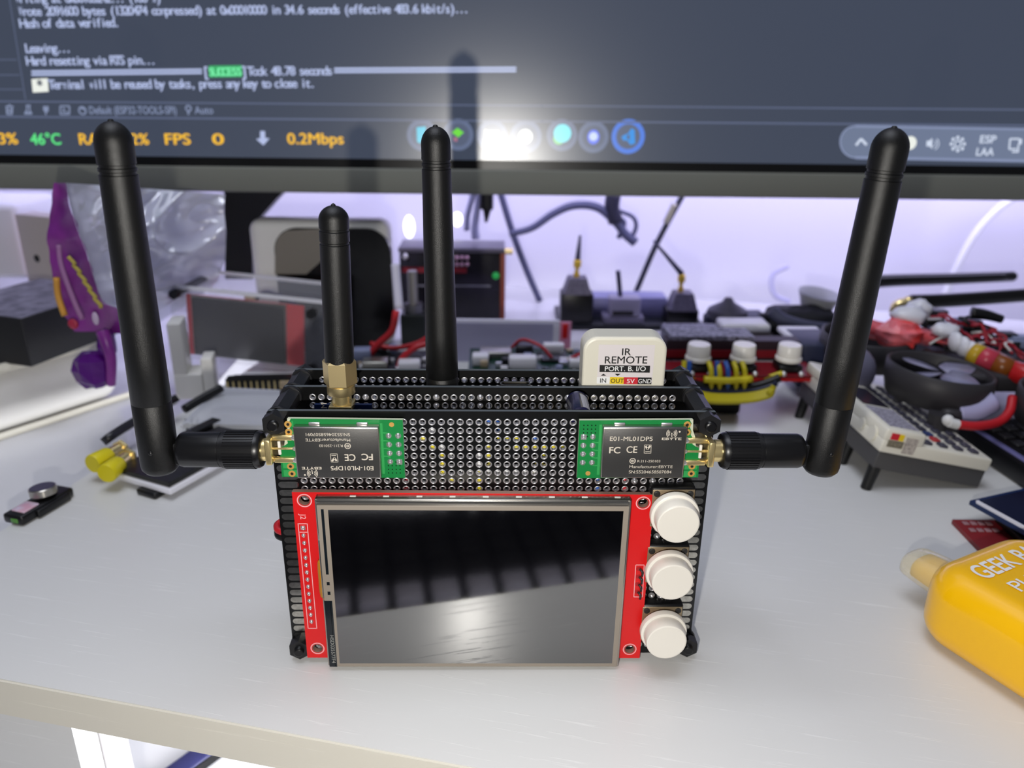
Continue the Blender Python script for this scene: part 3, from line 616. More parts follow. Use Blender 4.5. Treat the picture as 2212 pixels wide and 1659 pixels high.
for (a, b) in (((12, 230), (29, 230)), ((14, 231), (15, 247)), ((27, 231), (26, 247)), ((15, 247), (26, 247)), ((18, 227), (23, 227)), ((18, 234), (18, 244)), ((23, 234), (23, 244)),
               ((56, 228), (66, 228)), ((58, 229), (58, 238)), ((64, 229), (64, 238)), ((53, 246), (69, 246)), ((58, 238), (53, 246)), ((64, 238), (69, 246)), ((54, 243), (68, 243)),
               ((130, 229), (150, 229)), ((130, 247), (150, 247)), ((130, 229), (130, 247)), ((150, 229), (150, 247)), ((135, 233), (140, 238)), ((140, 238), (135, 243)), ((141, 243), (147, 243))): line(mb, *a, *b, 0.7, G_D)
disc(mb, 99, 236, 6, G_D); line(mb, 95, 229, 95, 234, 0.8, G_D); line(mb, 103, 229, 103, 234, 0.8, G_D); line(mb, 99, 240, 99, 248, 0.8, G_D); mb.obj('status_line', scrn)
mb = MB()
for s, u0, u1, v, m in (('3%', -1, 40, 311, G_Y), ('46°C', 67, 133, 312, G_G), ('RAM', 172, 240, 312, G_Y), ('2%', 284, 323, 312, G_Y), ('FPS', 357, 413, 312, G_Y), ('0', 459, 485, 312, G_Y), ('0.2Mbps', 621, 743, 311, G_Y)): run(mb, s, u0, v, u1, v, 23, m, False, 0.035)
poly(mb, [(562, 283), (572, 283), (573, 298), (582, 299), (569, 314), (553, 300), (562, 299)], G_W); mb.obj('taskbar_readout', scrn)
RING = glow('glow_ring', (94, 106, 136)); RIN = glow('glow_plate', (80, 90, 114))
def icon(u, v, r, fn, ring=RING, inner=RIN):
    mb = MB(); disc(mb, u, v, r, inner, 0.22); disc(mb, u, v, r, ring, 0.26, r0=r * 0.72); fn(mb, u, v); mb.obj('taskbar_icon', scrn)
C1 = glow('g_cyan', (60, 190, 220)); C2 = glow('g_lime', (110, 220, 60)); C3 = glow('g_cream', (230, 216, 196)); C4 = glow('g_sky', (110, 226, 240)); C5 = glow('g_violet', (96, 120, 250)); C6 = glow('g_azure', (30, 140, 225)); C7 = glow('g_rose', (170, 110, 130)); C8 = glow('g_mint', (120, 200, 130)); C9 = glow('g_pale', (200, 215, 255))
icon(912, 292, 33, lambda m, u, v: poly(m, [(900, 275), (920, 273), (919, 300), (907, 310), (901, 306)], C1))
icon(990, 291, 33, lambda m, u, v: (poly(m, [(988, 276), (1002, 286), (990, 297), (976, 286)], C2), poly(m, [(979, 297), (988, 297), (988, 306), (981, 305)], C7)))
icon(1063, 293, 33, lambda m, u, v: (poly(m, [(1047, 279), (1055, 282), (1077, 282), (1077, 309), (1047, 309)], C3), poly(m, [(1056, 299), (1068, 299), (1068, 308), (1056, 308)], C4)))
icon(1136, 295, 34, lambda m, u, v: (disc(m, u - 1, v, 15, G_PURE, 0.3, r0=9), disc(m, u - 1, v, 5, C9, 0.3)))
icon(1214, 292, 33, lambda m, u, v: (disc(m, u - 7, v + 8, 12, C8, 0.3), disc(m, u + 1, v - 4, 19, C4, 0.33)))
icon(1282, 296, 33, lambda m, u, v: (disc(m, u, v, 15, C5, 0.3, sx=0.85), disc(m, u, v - 1, 9, C9, 0.33)))
icon(1357, 295, 36, lambda m, u, v: (poly(m, [(1364, 277), (1371, 281), (1372, 310), (1362, 313), (1354, 303), (1347, 304), (1342, 296), (1349, 291), (1356, 289)], C6), poly(m, [(1360, 288), (1360, 304), (1353, 296)], RIN, 0.36)), glow('g_ring_blue', (70, 120, 220)))
mb = MB(); pa = [(1815 + 33 - 33 * math.sin(t), 306.5 - 34 * math.cos(t)) for t in [math.pi * k / 12 for k in range(13)]]
poly(mb, pa + [(2330, 352), (2330, 280)], glow('g_pill', (104, 116, 142)), 0.22)
for i in range(12): line(mb, *pa[i], *pa[i + 1], 0.9, G_D, 0.26)
line(mb, *pa[0], 2330, 281, 1.3, G_D, 0.26); line(mb, *pa[-1], 2330, 350, 1.6, G_D, 0.26)
G_T = glow('glow_tray', (206, 216, 235))
line(mb, 1849, 314, 1860, 300, 1.4, G_T, 0.3); line(mb, 1860, 300, 1872, 313, 1.4, G_T, 0.3); disc(mb, 1966, 309, 14, G_PURE, 0.3)
poly(mb, [(2002, 304), (2008, 304), (2014, 298), (2014, 322), (2008, 316), (2001, 316)], G_T)
for r in (8, 14):
    for k in range(5): a = -0.8 + 0.4 * k; line(mb, 2014 + r * math.cos(a), 310 + r * math.sin(a), 2014 + r * math.cos(a + 0.4), 310 + r * math.sin(a + 0.4), 0.5, G_T)
disc(mb, 2069, 311, 8, G_T, 0.3, r0=5)
for k in range(8): disc(mb, 2069 + 14 * math.cos(k * math.pi / 4), 311 + 14 * math.sin(k * math.pi / 4), 3.6, G_T)
run(mb, 'ESP', 2116, 309, 2151, 309, 16, G_T, False, 0.03); run(mb, 'LAA', 2108, 336, 2146, 336, 16, G_T, False, 0.03)
for (a, b) in (((2182, 300), (2180, 322)), ((2182, 300), (2202, 300)), ((2180, 322), (2196, 322)), ((2186, 328), (2200, 328)), ((2200, 312), (2199, 328))): line(mb, *a, *b, 0.9, G_T)
poly(mb, [(2201, 300), (2208, 300), (2207, 312), (2200, 312)], G_T); mb.obj('system_tray', scrn)
mb = MB(); Q = lambda u, v: at(u, v, 330)
mb.plate([(Q(u, v).x, Q(u, v).z) for u, v in ((487, 330), (700, 330), (604, 424), (549, 486), (549, 600), (490, 600))], 326, 344, BLK_PL)
mb.box(-190, -140, 310, 380, 0, 5, BLK_PL, 1); mb.obj('stand', MONI)

# ------------------------------------------------------------------ left side
FOIL = mat('silver_foil', (252, 252, 255), 0.2, metal=0.35, bump=(60, 0.3, 1.0)); nt = FOIL.node_tree
tr = nt.nodes.new('ShaderNodeBsdfTranslucent'); tr.inputs[0].default_value = lin((236, 238, 255)); ms_ = nt.nodes.new('ShaderNodeMixShader'); ms_.inputs[0].default_value = 0.45
nt.links.new(nt.nodes['Principled BSDF'].outputs[0], ms_.inputs[1]); nt.links.new(tr.outputs[0], ms_.inputs[2]); nt.links.new(ms_.outputs[0], nt.nodes['Material Output'].inputs[0])
def sheet(mb, fn, nu, nv, m, th=0.35, m2=None):
    P = [[fn(i / nu, j / nv) for i in range(nu + 1)] for j in range(nv + 1)]; f = []
    for j in range(nv):
        for i in range(nu): a = j * (nu + 1) + i; f.append((a, a + 1, a + nu + 2, a + nu + 1))
    A = [p for r in P for p in r]; n = len(A); mb.add(A, f, m, True)
    B_ = [p + Vector((0, th, 0)) for p in A]; mb.add(B_, [q[::-1] for q in f], m2 or m, True)
    rim = [i for i in range(nu)] + [nu + j * (nu + 1) for j in range(nv)] + [n - 1 - i for i in range(nu)] + [n - 1 - nu - j * (nu + 1) for j in range(nv)]
    k = len(rim); mb.add([A[i] for i in rim] + [B_[i] for i in rim], [(i, i + k, (i + 1) % k + k, (i + 1) % k) for i in range(k)], m)
def curve(pts):
    def f(t):
        x = t * (len(pts) - 1); i = min(int(x), len(pts) - 2); a = x - i
        return tuple(p + (q - p) * a for p, q in zip(pts[i], pts[i + 1]))
    return f
def nz(p, s): return noise.noise(Vector(p) * s)
BAG = thing('snack_bag', 'crumpled purple snack bag showing its silver foil side behind the left antenna', 'bag')
PURP = mat('purple_film', (140, 54, 150), 0.36, mottle=(60, (116, 40, 132))); PURP_D = mat('dark_purple_film', (84, 18, 120), 0.22)
lf = curve([(116, 395), (112, 430), (104, 480), (103, 530), (110, 580), (124, 640), (140, 680), (160, 716)]); rt = curve([(142, 395), (150, 440), (168, 500), (190, 555), (205, 610), (222, 655), (262, 668), (300, 722)])
def pur(a, b):
    l, r = lf(b), rt(b); u, v = l[0] + (r[0] - l[0]) * a, l[1] + (r[1] - l[1]) * a
    p = at(u, v, 178 - 12 * a + 4 * math.sin(math.pi * a)); return p + Vector((0, 2.5 * nz((u, v, 3), 0.03), 0))
mb = MB(); sheet(mb, pur, 14, 36, PURP); mb.obj('printed_side', BAG)
fr_ = curve([(486, 420), (483, 450), (488, 500), (486, 560), (470, 610), (430, 640), (370, 680), (300, 722)])
def foi(a, b):
    l, r = rt(b), fr_(b); u, v = l[0] + (r[0] - l[0]) * a, l[1] + (r[1] - l[1]) * a
    c = 10 * math.sin(math.pi * a) * math.sin(math.pi * min(1, b * 1.1)); q = ((u * 0.5 + v) * 0.008, (v * 0.4 - u) * 0.005, 1)
    cr = 26 * abs(nz(q, 1.0)) + 14 * abs(nz(q, 2.6)) + 2 * nz(q, 6.0)
    return at(u, v, 166 + 98 * a ** 0.6 - c + cr * min(1, a * 8))
mb = MB(); sheet(mb, foi, 70, 70, FOIL); mb.obj('foil_side', BAG)
mb = MB()                                     # blurred print: a yellow wavy band, a pale drop, an orange and a red patch
mb.tube([at(150 + i * 5.6 + (7 if i % 2 else -3), 558 + i * 9.0 + (4 if i % 2 else -4), 162 + (0.2 if i % 2 else 0)) for i in range(13)], 0.95, mat('yellow_print', (172, 156, 70), 0.5), 6, 3)
mb.tube([at(127, 530, 174), at(133, 575, 170), at(160, 650, 164), at(178, 690, 162)], 1.2, mat('mauve_print', (150, 104, 150), 0.5)); mb.sphere(at(206, 688, 161.5) * 1.0, 2.0, mat('pale_print', (190, 170, 200), 0.5), 10, 6, (0.8, 0.3, 1.6))
mb.tube([at(122, 600, 174), at(126, 640, 174), at(140, 682, 172)], 1.5, mat('orange_print', (206, 150, 60), 0.5)); mb.sphere(at(158, 700, 169), 2.6, mat('red_print', (168, 40, 70), 0.5), 10, 6, (1, 0.4, 1))
mb.obj('print', BAG)
def crumple(mb, c, rx, ry, rz, m, seed, amp=0.3, nu=22, nv=14, facet=True):
    vs = []; fs = []
    for j in range(nv + 1):
        for i in range(nu):
            d = Vector((math.cos(2 * math.pi * i / nu) * math.sin(math.pi * j / nv), math.sin(2 * math.pi * i / nu) * math.sin(math.pi * j / nv), math.cos(math.pi * j / nv)))
            k = 1 + amp * (abs(nz(d + Vector((seed, 0, 0)), 1.7)) * 2 - 0.5) + amp * 0.4 * nz(d + Vector((0, seed, 0)), 4)
            vs.append(Vector(c) + Vector((d.x * rx, d.y * ry, d.z * rz)) * k)
    for j in range(nv):
        for i in range(nu): A, B_ = j * nu + i, j * nu + (i + 1) % nu; fs.append((A, A + nu, B_ + nu, B_))
    mb.add(vs, fs, m, not facet)
mb = MB(); crumple(mb, at(203, 798, 172), 9.5, 6, 10, PURP_D, 3.1, 0.22, 9, 6); crumple(mb, at(232, 745, 172), 4.5, 5, 7, PURP_D, 5.5, 0.3, 9, 6); mb.tube([at(222, 715, 170), at(232, 745, 168), at(240, 780, 168), at(240, 830, 170)], lambda t: 3.2 - t, PURP, 8); mb.obj('twisted_corner', BAG)

mb = MB(); p0, p1 = onz(0, 945, -20), onz(290, 850, -20); ex = (p1 - p0).normalized(); ey = Vector((-ex.y, ex.x, 0)); BF = frame(p0 - Vector((0, 0, 0)), ex, ey); mb.M = BF
BIN = thing('storage_bin', 'white rounded plastic bin under the black box on the side table', 'bin')
L = (p1 - p0).length; mb.box(-110, L + 16, 0, 3, -2.0, 1.6, CREAM_PL, 0.8); mb.box(-110, L - 4, 1.5, 120, -1.5, 36, WHITE_PL, 12, 6); mb.obj('body', BIN)
mb = MB(BF)
rr = [(-110, 3), (L - 40, 2), (L - 22, 5), (L - 11, 14), (L - 7, 30), (L - 8, 110)]; mb.tube([(x, y, 36) for x, y in rr], 2.6, CREAM_PL, 10, 6); mb.obj('rim', BIN)
mb = MB()
BB = thing('box', 'black box with a grey printed top on the white bin at the left edge', 'box')
a, b_, c_ = onz(45, 690, 44), onz(155, 655, 44), onz(-60, 655, 44); fx = (b_ - a).normalized(); bf = frame(a, fx, Vector((-fx.y, fx.x, 0)))
mb = MB(bf); mb.box(0, 70, 0, 62, -26, 0, mat('black_card', (20, 20, 24), 0.55), 0.6); mb.obj('body', BB)
mb = MB(bf); mb.box(1, 69, 1, 61, -0.1, 0.25, mat('grey_print_top', (128, 125, 144), 0.45, mottle=(140, (72, 70, 84)))); mb.obj('printed_top', BB)
PB = thing('small_box', 'small white box with a pink side standing behind the black box', 'box')
q0 = at(60, 600, 330); pf = yaw((q0.x, q0.y, q0.z), -22); mb = MB(pf); mb.box(0, 30, 0, 14, -10, 42, mat('beige_card', (206, 196, 190), 0.6), 0.6); mb.obj('body', PB)
mb = MB(pf); mb.box(-0.4, 0.2, 0.5, 13.5, -9, 41, mat('pink_card', (222, 158, 158), 0.6)); mb.obj('pink_side', PB)
mb = MB(pf); mb.sphere((12, -0.1, 14), 2.6, INK, 10, 6, (1, 0.15, 1)); mb.obj('mark', PB)
mb = MB(); q0 = at(-40, 600, 345); mb.box(q0.x - 60, at(64, 600, 345).x, 345, 400, q0.z - 1, q0.z + 50, mat('bright_white', (240, 240, 244), 0.4), 5, 4)
tag(mb.obj('white_case'), 'white rounded plastic case behind the small box at the left edge', 'case')

# white speaker-like box with a rounded black front
SPK = thing('desktop_speaker', 'white box device with a rounded black front, behind the short antenna', 'speaker'); y = 300
def RR(x0, x1, z0, z1, r, n=8):
    out = []
    for cx, cz, a0 in ((x1 - r, z1 - r, 0), (x0 + r, z1 - r, 90), (x0 + r, z0 + r, 180), (x1 - r, z0 + r, 270)): out += [(cx + r * math.cos(math.radians(a0 + 90 * k / n)), cz + r * math.sin(math.radians(a0 + 90 * k / n))) for k in range(n + 1)]
    return out
p, q = at(543, 468, y), at(856, 745, y)
mb = MB(); mb.box(p.x, q.x, y - 12, y + 8, 0, p.z, WHITE_PL, 7, 5); mb.obj('housing', SPK)
y -= 12; a, b_ = at(588, 492, y - 1), at(852, 745, y - 1)
mb = MB(); mb.plate(RR(a.x, b_.x, 1.5, a.z, 14), y - 1.2, y + 3, mat('black_gloss', (6, 6, 8), 0.2)); mb.obj('front_panel', SPK)
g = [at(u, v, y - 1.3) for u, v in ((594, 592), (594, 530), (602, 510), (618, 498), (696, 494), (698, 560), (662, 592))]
mb = MB(); mb.plate([(k.x, k.z) for k in g], y - 1.5, y - 1.1, mat('lit_grey_patch', (128, 122, 112), 0.6)); mb.obj('lit_grey_patch', SPK)  # flash-lit area of the black front, put in as a grey plate

# clear acrylic case with a red-edged screen
ACR = mat('clear_acrylic', (222, 224, 236), 0.08, alpha=0.1, spec=0.5); ACR_E = mat('acrylic_edge', (228, 228, 238), 0.3)
GLS = mat('grey_screen', (46, 46, 47), 0.25); 
CC = thing('acrylic_case', 'clear acrylic case holding a grey screen with red ends, behind the left antenna', 'case')
cf = frame(at(405, 775, 246), at(705, 808, 238) - at(405, 775, 246), (0, 1, 0)); wd = (at(705, 808, 238) - at(405, 775, 246)).length; ht = 42
mb = MB(cf)
mb.box(-8, wd + 2, 0, 2.2, 0, ht, ACR); mb.box(-8, wd + 2, 36, 38.2, 0, ht, ACR); mb.box(-8, wd + 2, -0.5, 38.5, ht, ht + 2, ACR); mb.box(-8, wd + 2, -0.6, -0.1, ht - 0.2, ht + 2, ACR_E); mb.box(-8, wd + 2, 37.6, 38.6, ht, ht + 2, ACR_E); mb.box(-8, -6, 0, 38, 0, ht, ACR); mb.box(wd, wd + 2, -0.4, 38, 0, ht, ACR_E); mb.obj('clear_panels', CC)
mb = MB(cf); mb.box(0, wd - 14, 3, 4.6, 2, ht - 4, RED); mb.box(wd - 14, wd - 1, 5, 6.6, 0, ht - 3, mat('grey_board', (62, 64, 70), 0.5, mottle=(300, (44, 46, 52)))); rb = mb.obj('red_board', CC)
mb = MB(cf); mb.box(4, wd - 25, 0.6, 3.2, 3, ht - 5, GLS, 0.3); mb.box(3.2, wd - 24, 2.2, 3.3, 2.2, ht - 4, SHIELD_E); mb.obj('grey_screen', CC)
for x, z in ((-4, ht - 3), (wd - 8, ht - 6), (-4, 3), (wd - 8, 3)):
    mb = MB(cf); mb.cyl((x, -3.2, z), (x, 38, z), 2.2, BLK_NYL, n=10); mb.cyl((x, -4.2, z), (x, -0.6, z), 2.9, BLK_NYL, n=6, smooth=False); mb.obj('black_standoff', CC)
mb = MB(cf); mb.box(30, 36, 12, 20, 30, 38, mat('tan_part', (190, 170, 140), 0.5), 0.5); mb.box(18, 60, 10, 22, 26, 31, BLK_PCB); mb.tube([(36, 16, 36), (42, 14, 41), (50, 18, 38), (58, 20, 33)], 1.2, mat('violet_wire', (52, 40, 88), 0.4)); mb.obj('inner_parts', CC)
mb = MB(); p = onz(470, 850, 0); mb.M = yaw((-160, 206, 0), 4); mb.box(14, 66, 0, 26, 0, 2, BLK_PCB); mb.box(16, 60, -0.4, 6, 2, 9, BLK_PL)
for k in range(14): mb.box(16.6 + k * 3.1, 17.4 + k * 3.1, -0.9, -0.3, 3, 8, GOLD)
mb.box(44, 50, -1, 8, 3, 8, mat('tan_part', (190, 170, 140), 0.5), 1)
tag(mb.obj('header_board'), 'dark circuit board with a pin row under the clear acrylic case', 'circuit board')
mb = MB(); p = onz(425, 862, 0); mb.M = yaw(p, 10); mb.box(-10, 4, 0, 16, 0, 14, WHITE_PL, 0.8); mb.box(-10, -3, 0.5, 16, 13, 42, WHITE_PL, 0.8); mb.box(4, 10, 1, 14, 0, 22, WHITE_PL, 0.8)
tag(mb.obj('white_bracket'), 'white stepped plastic bracket beside the grey screen case', 'bracket')
LC = thing('acrylic_tray', 'low clear acrylic tray lying behind the left side antenna joint', 'tray')
q = [onz(u, v, 9) for u, v in ((395, 925), (620, 930), (604, 852), (470, 846))]
lf_ = frame(q[0], q[1] - q[0], (0, 1, 0)); mb = MB(); zz = Vector((0, 0, 1))
for off, m in ((0, ACR), ):
    vs = [p_ for p_ in q] + [p_ + zz * 2.4 for p_ in q]; mb.add(vs, [(3, 2, 1, 0), (4, 5, 6, 7), (0, 1, 5, 4), (1, 2, 6, 5), (2, 3, 7, 6), (3, 0, 4, 7)], mat('frosted_acrylic', (214, 216, 222), 0.25, alpha=0.6))
mb.tube([q[2] + zz, q[3] + zz], 1.5, ACR_E, 6); mb.tube([q[3] + zz, q[0] + zz], 1.0, ACR_E, 6); mb.obj('clear_lid', LC)
mb = MB(); mb.tube([onz(398, 884, 11), onz(438, 860, 13), onz(478, 838, 15)], 2.2, BLK_NYL, 8); mb.obj('black_rod', LC)
mb = MB()
for k in range(3): u = 404 + k * 12; p = onz(u, 922, 6); mb.box(p.x - 0.4, p.x + 0.4, p.y - 0.4, p.y + 0.4, 0, 10, INK)
mb.box(q[0].x, q[1].x, q[0].y + 2, q[0].y + 40, 0, 2, WHITE_PL); mb.obj('pin_posts', LC)

# black circuit board with two yellow capped gold sockets
YB = thing('circuit_board', 'black circuit board with two yellow-capped gold sockets on the left', 'circuit board')
A, B_, C_, D_ = [onz(u, v, 6) for u, v in ((262, 1019), (370, 1050), (452, 1004), (312, 955))]
fx = (B_ - A).normalized(); fy = Vector((-fx.y, fx.x, 0)); yf = frame(A, fx, fy); W_ = (B_ - A).length
mb = MB(yf); mb.box(-2, W_, -1, 62, 0, 2, BLK_PCB); mb.obj('black_board', YB)
mb = MB(yf); mb.box(-2.5, W_ + 0.8, -1.6, 64, -3.4, -0.6, ACR_E, 0.6); mb.obj('clear_base', YB)
mb = MB(yf); mb.box(W_ * 0.42, W_ * 0.8, -4, 6, -6.0, -3.4, BLK_PL, 0.8); mb.obj('usb_socket', YB)
sd = [(232, 985, 190, 1008), (254, 1004, 216, 1034)]
for i, (u0, v0, u1, v1) in enumerate(sd):
    p, q = onz(u0, v0, 9), onz(u1, v1, 9); d = (q - p).normalized(); bs = p - d * 7
    mb = MB(); mb.cyl(bs, p + d * 2, 2.9, GOLD, n=16); mb.cyl(bs - d * 1.5, bs, 4, GOLD, n=6, smooth=False); s_ = mb.obj('gold_socket', YB)
    mb = MB(); mb.lathe(p - d * 1, d, [(0, 3.4), (0.8, 3.8), (8.5, 4.2), (9.2, 3.9)], mat('yellow_cap', (214, 200, 22), 0.4), 20); mb.obj('yellow_cap', s_)
mb = MB(); mb.tube([onz(228, 951, 11), onz(262, 928, 11), onz(330, 888, 11), onz(380, 862, 11)], 2.6, mat('dark_heatsink', (30, 30, 36), 0.35), 4, 2); mb.obj('black_bar', YB)
mb = MB(yf)
for x, y_, s_, m in ((4, 20, 2.2, SOLDER), (9, 24, 1.8, SOLDER), (13, 18, 1.6, SOLDER), (8, 12, 1.4, SOLDER), (16, 8, 1.2, SOLDER)): mb.sphere((x, y_, 2.4), s_, m, 10, 6, (1, 1, 0.5))
mb.box(10, 24, 26, 46, 2, 4.6, mat('chip', (30, 30, 34), 0.4), 0.3); mb.box(3, 8, 30, 50, 2, 6, BLK_PL, 0.3); mb.obj('components', YB)

# small black gadget with a round disc
SG = thing('tiny_camera_module', 'tiny black module with a pale window and round metal disc on the shelf', 'module')
a, b_ = onz(35, 1131, 2), onz(125, 1078, 2); fx = (b_ - a).normalized(); gf = frame(onz(62, 1132, 0), fx, Vector((-fx.y, fx.x, 0))); GL_ = 23
mb = MB(gf); mb.box(-2.5, GL_, 0, 9.5, 0.2, 4.2, BLK_PL, 1.0); mb.box(4, GL_ - 3, -1.4, 0.6, 0.4, 3.6, BLK_PL, 0.5); mb.obj('body', SG)
mb = MB(gf); mb.box(0.2, 7.6, 1.4, 7.8, 4.0, 4.9, mat('pale_window', (206, 196, 214), 0.2, mottle=(260, (206, 160, 178))), 0.8); mb.obj('pale_window', SG)
mb = MB(gf); mb.lathe((13.5, 5.2, 5.2), (0.05, 0.1, 1), [(0, 4.8), (0.2, 5.1), (2.8, 5.1), (3.1, 4.8)], SHIELD_E, 28); mb.lathe((13.65, 5.5, 8.3), (0.05, 0.1, 1), [(0, 4.6), (0.15, 4.5)], mat('disc_face', (66, 62, 84), 0.5), 28); mb.obj('round_disc', SG)
mb = MB(gf); mb.box(-2.8, -1.2, 2, 5.4, 1.2, 3.0, mat('green_led', (84, 140, 60), 0.3), 0.3); mb.obj('green_mark', SG)
# ------------------------------------------------------------------ middle, behind the device
DC = thing('electronics_case', 'dark boxed electronics with orange edge and green light behind the tall middle antenna', 'case')
y = 336; a, b_ = at(862, 545, y), at(1088, 690, y)
mb = MB(); mb.box(a.x, b_.x, y, y + 26, 0, a.z, mat('smoked_case', (22, 20, 28), 0.25), 1); mb.obj('body', DC)
mb = MB(); mb.box(a.x - 0.5, b_.x + 0.5, y - 1, y + 27, a.z, a.z + 3.2, mat('grey_lid', (104, 100, 112), 0.35), 0.6); mb.obj('lid', DC)
mb = MB(); mb.box(b_.x - 2.6, b_.x + 0.8, y - 0.8, y + 2, 4, a.z, mat('orange_edge', (150, 72, 48), 0.5), 0.4); mb.obj('orange_edge', DC)
mb = MB(); p, q = at(868, 588, y), at(1008, 578, y); mb.box(p.x, q.x, y - 0.8, y, q.z - 3.5, q.z, mat('red_band', (150, 20, 38), 0.5)); p = at(900, 615, y); mb.box(p.x, at(1060, 615, y).x, y - 0.6, y, p.z - 1, p.z, mat('grey_stripe', (150, 150, 160), 0.4)); mb.obj('red_band', DC)
for i in range(4):
    for j in range(2): 
        mb = MB(); p = at(976 + i * 11, 556 + j * 14, y); mb.sphere((p.x, y - 1, p.z), 1.5, mat('pink_solder', (214, 170, 190), 0.25, metal=0.6), 10, 6); mb.obj('solder_joint', DC)
mb = MB(); p = at(1071, 595, y); mb.sphere((p.x, y - 0.6, p.z), 2.4, mat('green_lamp', (30, 120, 60), 0.3, emit=(30, 160, 70), es=0.5), 12, 8); mb.obj('green_lamp', DC)
mb = MB(); p = at(1103, 545, y); mb.cyl((b_.x - 1, y + 3, p.z), (p.x + 1.5, y + 3, p.z), 2.2, GOLD, n=12); mb.obj('brass_stub', DC)
mb = MB(); p = at(876, 553, y); mb.sphere((p.x, y - 0.8, p.z), 2.2, SOLDER, 10, 6); mb.obj('solder_joint', DC)
def litter(parent, x0, x1, y0, y1, z, n, seed):
    r = random.Random(seed); mb = MB()
    for i in range(n):
        x, y_, s_ = r.uniform(x0, x1), r.uniform(y0, y1), r.uniform(0.8, 2.4)
        m = r.choice((mat('chip', (30, 30, 34), 0.4), mat('chip', (30, 30, 34), 0.4), mat('silver_part', (196, 196, 204), 0.3, metal=0.8), mat('white_connector', (222, 220, 226), 0.4), mat('tan_part', (190, 170, 140), 0.5), mat('blue_grey', (130, 138, 170), 0.4)))
        if i % 3: mb.box(x - s_, x + s_, y_ - s_ * 0.7, y_ + s_ * 0.7, z, z + s_ * r.uniform(0.8, 2.2), m, 0.25)
        else: mb.sphere((x, y_, z + s_ * 0.4), s_ * 0.7, m, 8, 5)
    mb.obj('components', parent)
KN = thing('rotary_knob', 'silver shaft knob on a small base left of the tall middle antenna', 'knob')
p = at(893, 655, 300); 
mb = MB(); mb.cyl((p.x, 300, p.z), (p.x, 300, at(893, 585, 300).z), 3.0, mat('satin_steel', (170, 168, 160), 0.35, metal=0.9)); mb.obj('shaft', KN)
mb = MB(); mb.cyl((p.x, 300, p.z - 6), (p.x, 300, p.z), 6, mat('grey_steel', (120, 120, 124), 0.4, metal=0.9)); mb.box(p.x - 8, p.x + 8, 293, 307, 0, p.z - 6, mat('dark_base', (30, 36, 34), 0.4), 0.6); mb.obj('base', KN)
LP = thing('lcd_panel', 'grey blank screen panel in a pale frame, left of the white infrared unit', 'display')
y = 262; a, b_, c_ = at(960, 690, y), at(1215, 690, y), at(1215, 793, y); lpf = frame(at(960, 790, y), at(1215, 793, y) - at(960, 790, y), (0, 1, 0)); W_ = (b_ - a).length; H_ = a.z - at(960, 790, y).z
mb = MB(lpf); mb.box(-4, W_ - 1, 0.6, 3, 0, H_, mat('pale_frame', (228, 226, 240), 0.4), 0.5); mb.obj('frame', LP)
mb = MB(lpf); mb.box(-2, W_ - 5, 0.2, 0.8, 2.4, H_ - 2, mat('grey_lcd', (176, 174, 204), 0.3)); mb.obj('screen', LP)
mb = MB(lpf); mb.box(W_ - 1, W_ + 6, 0.8, 2.6, 0, H_ - 1, mat('pink_board', (214, 140, 170), 0.5), 0.4); mb.box(W_ + 0.5, W_ + 4, 0.2, 1.2, H_ * 0.62, H_ - 2, RED, 0.4); mb.obj('red_end', LP)
mb = MB(lpf); mb.box(-6, W_ + 8, 0, 6, -8, -0.2, mat('dark_green', (16, 44, 40), 0.4)); mb.obj('backing_board', LP)
# green boards with white sockets and red wires
GB = mat('dark_green_board', (14, 52, 40), 0.35); JST = mat('white_connector', (222, 220, 226), 0.4)
def board(name, label, x0, x1, y0, y1, z, m, yawd, parts):
    t = thing(name, label, 'circuit board'); mb = MB(yaw((x0, y0, z), yawd)); mb.box(0, x1 - x0, 0, y1 - y0, 0, 1.6, m); mb.obj('board', t)
    for k, (n, px, py, sx, sy, sz, pm) in enumerate(parts):
        mb = MB(yaw((x0, y0, z), yawd)); mb.box(px, px + sx, py, py + sy, 1.6, 1.6 + sz, pm, min(sx, sy, sz) * 0.15); mb.obj(n, t)
    return t
CH = mat('chip', (30, 30, 34), 0.4); STEEL = mat('satin_steel', (170, 168, 160), 0.35, metal=0.9)
g1 = board('green_board', 'green circuit board with white connectors right behind the device', -14, 76, 205, 246, 12.5, GB, 0,
  [('connector', 22, 4, 15, 8, 7, JST), ('connector', 2, 10, 9, 8, 6, JST), ('connector', 55, 6, 16, 9, 5, JST), ('chip', 40, 16, 14, 12, 2, CH), ('metal_can', 6, 22, 18, 12, 4, STEEL), ('connector', 76, 8, 10, 9, 8, JST), ('chip', 26, 24, 10, 10, 7, CH), ('connector', 42, 30, 12, 6, 6, JST)])
litter(g1, -12, 70, 206, 244, 14.1, 60, 2)
mb = MB(yaw((-14, 205, 12.5), 0)); mb.tube([(56, 12, 6), (64, 10, 10), (74, 6, 9), (80, 2, 2), (82, -2, -6)], 0.9, WIRE_R); mb.tube([(24, 30, 6), (30, 26, 12), (40, 20, 10), (46, 18, 4)], 0.9, WIRE_R); mb.obj('red_wires', g1)
g2 = board('green_board', 'dark circuit board with metal parts left of the tall middle antenna base', -80, -24, 208, 250, 9, mat('dark_board', (24, 28, 32), 0.4), 3,
  [('metal_can', 8, 8, 14, 10, 5, STEEL), ('connector', 28, 4, 12, 8, 6, JST), ('connector', 2, 20, 10, 8, 8, mat('blue_grey', (130, 138, 170), 0.4)), ('chip', 26, 18, 14, 12, 4, CH), ('connector', 44, 22, 8, 8, 9, JST)])
litter(g2, -78, -28, 210, 248, 10.6, 45, 5)
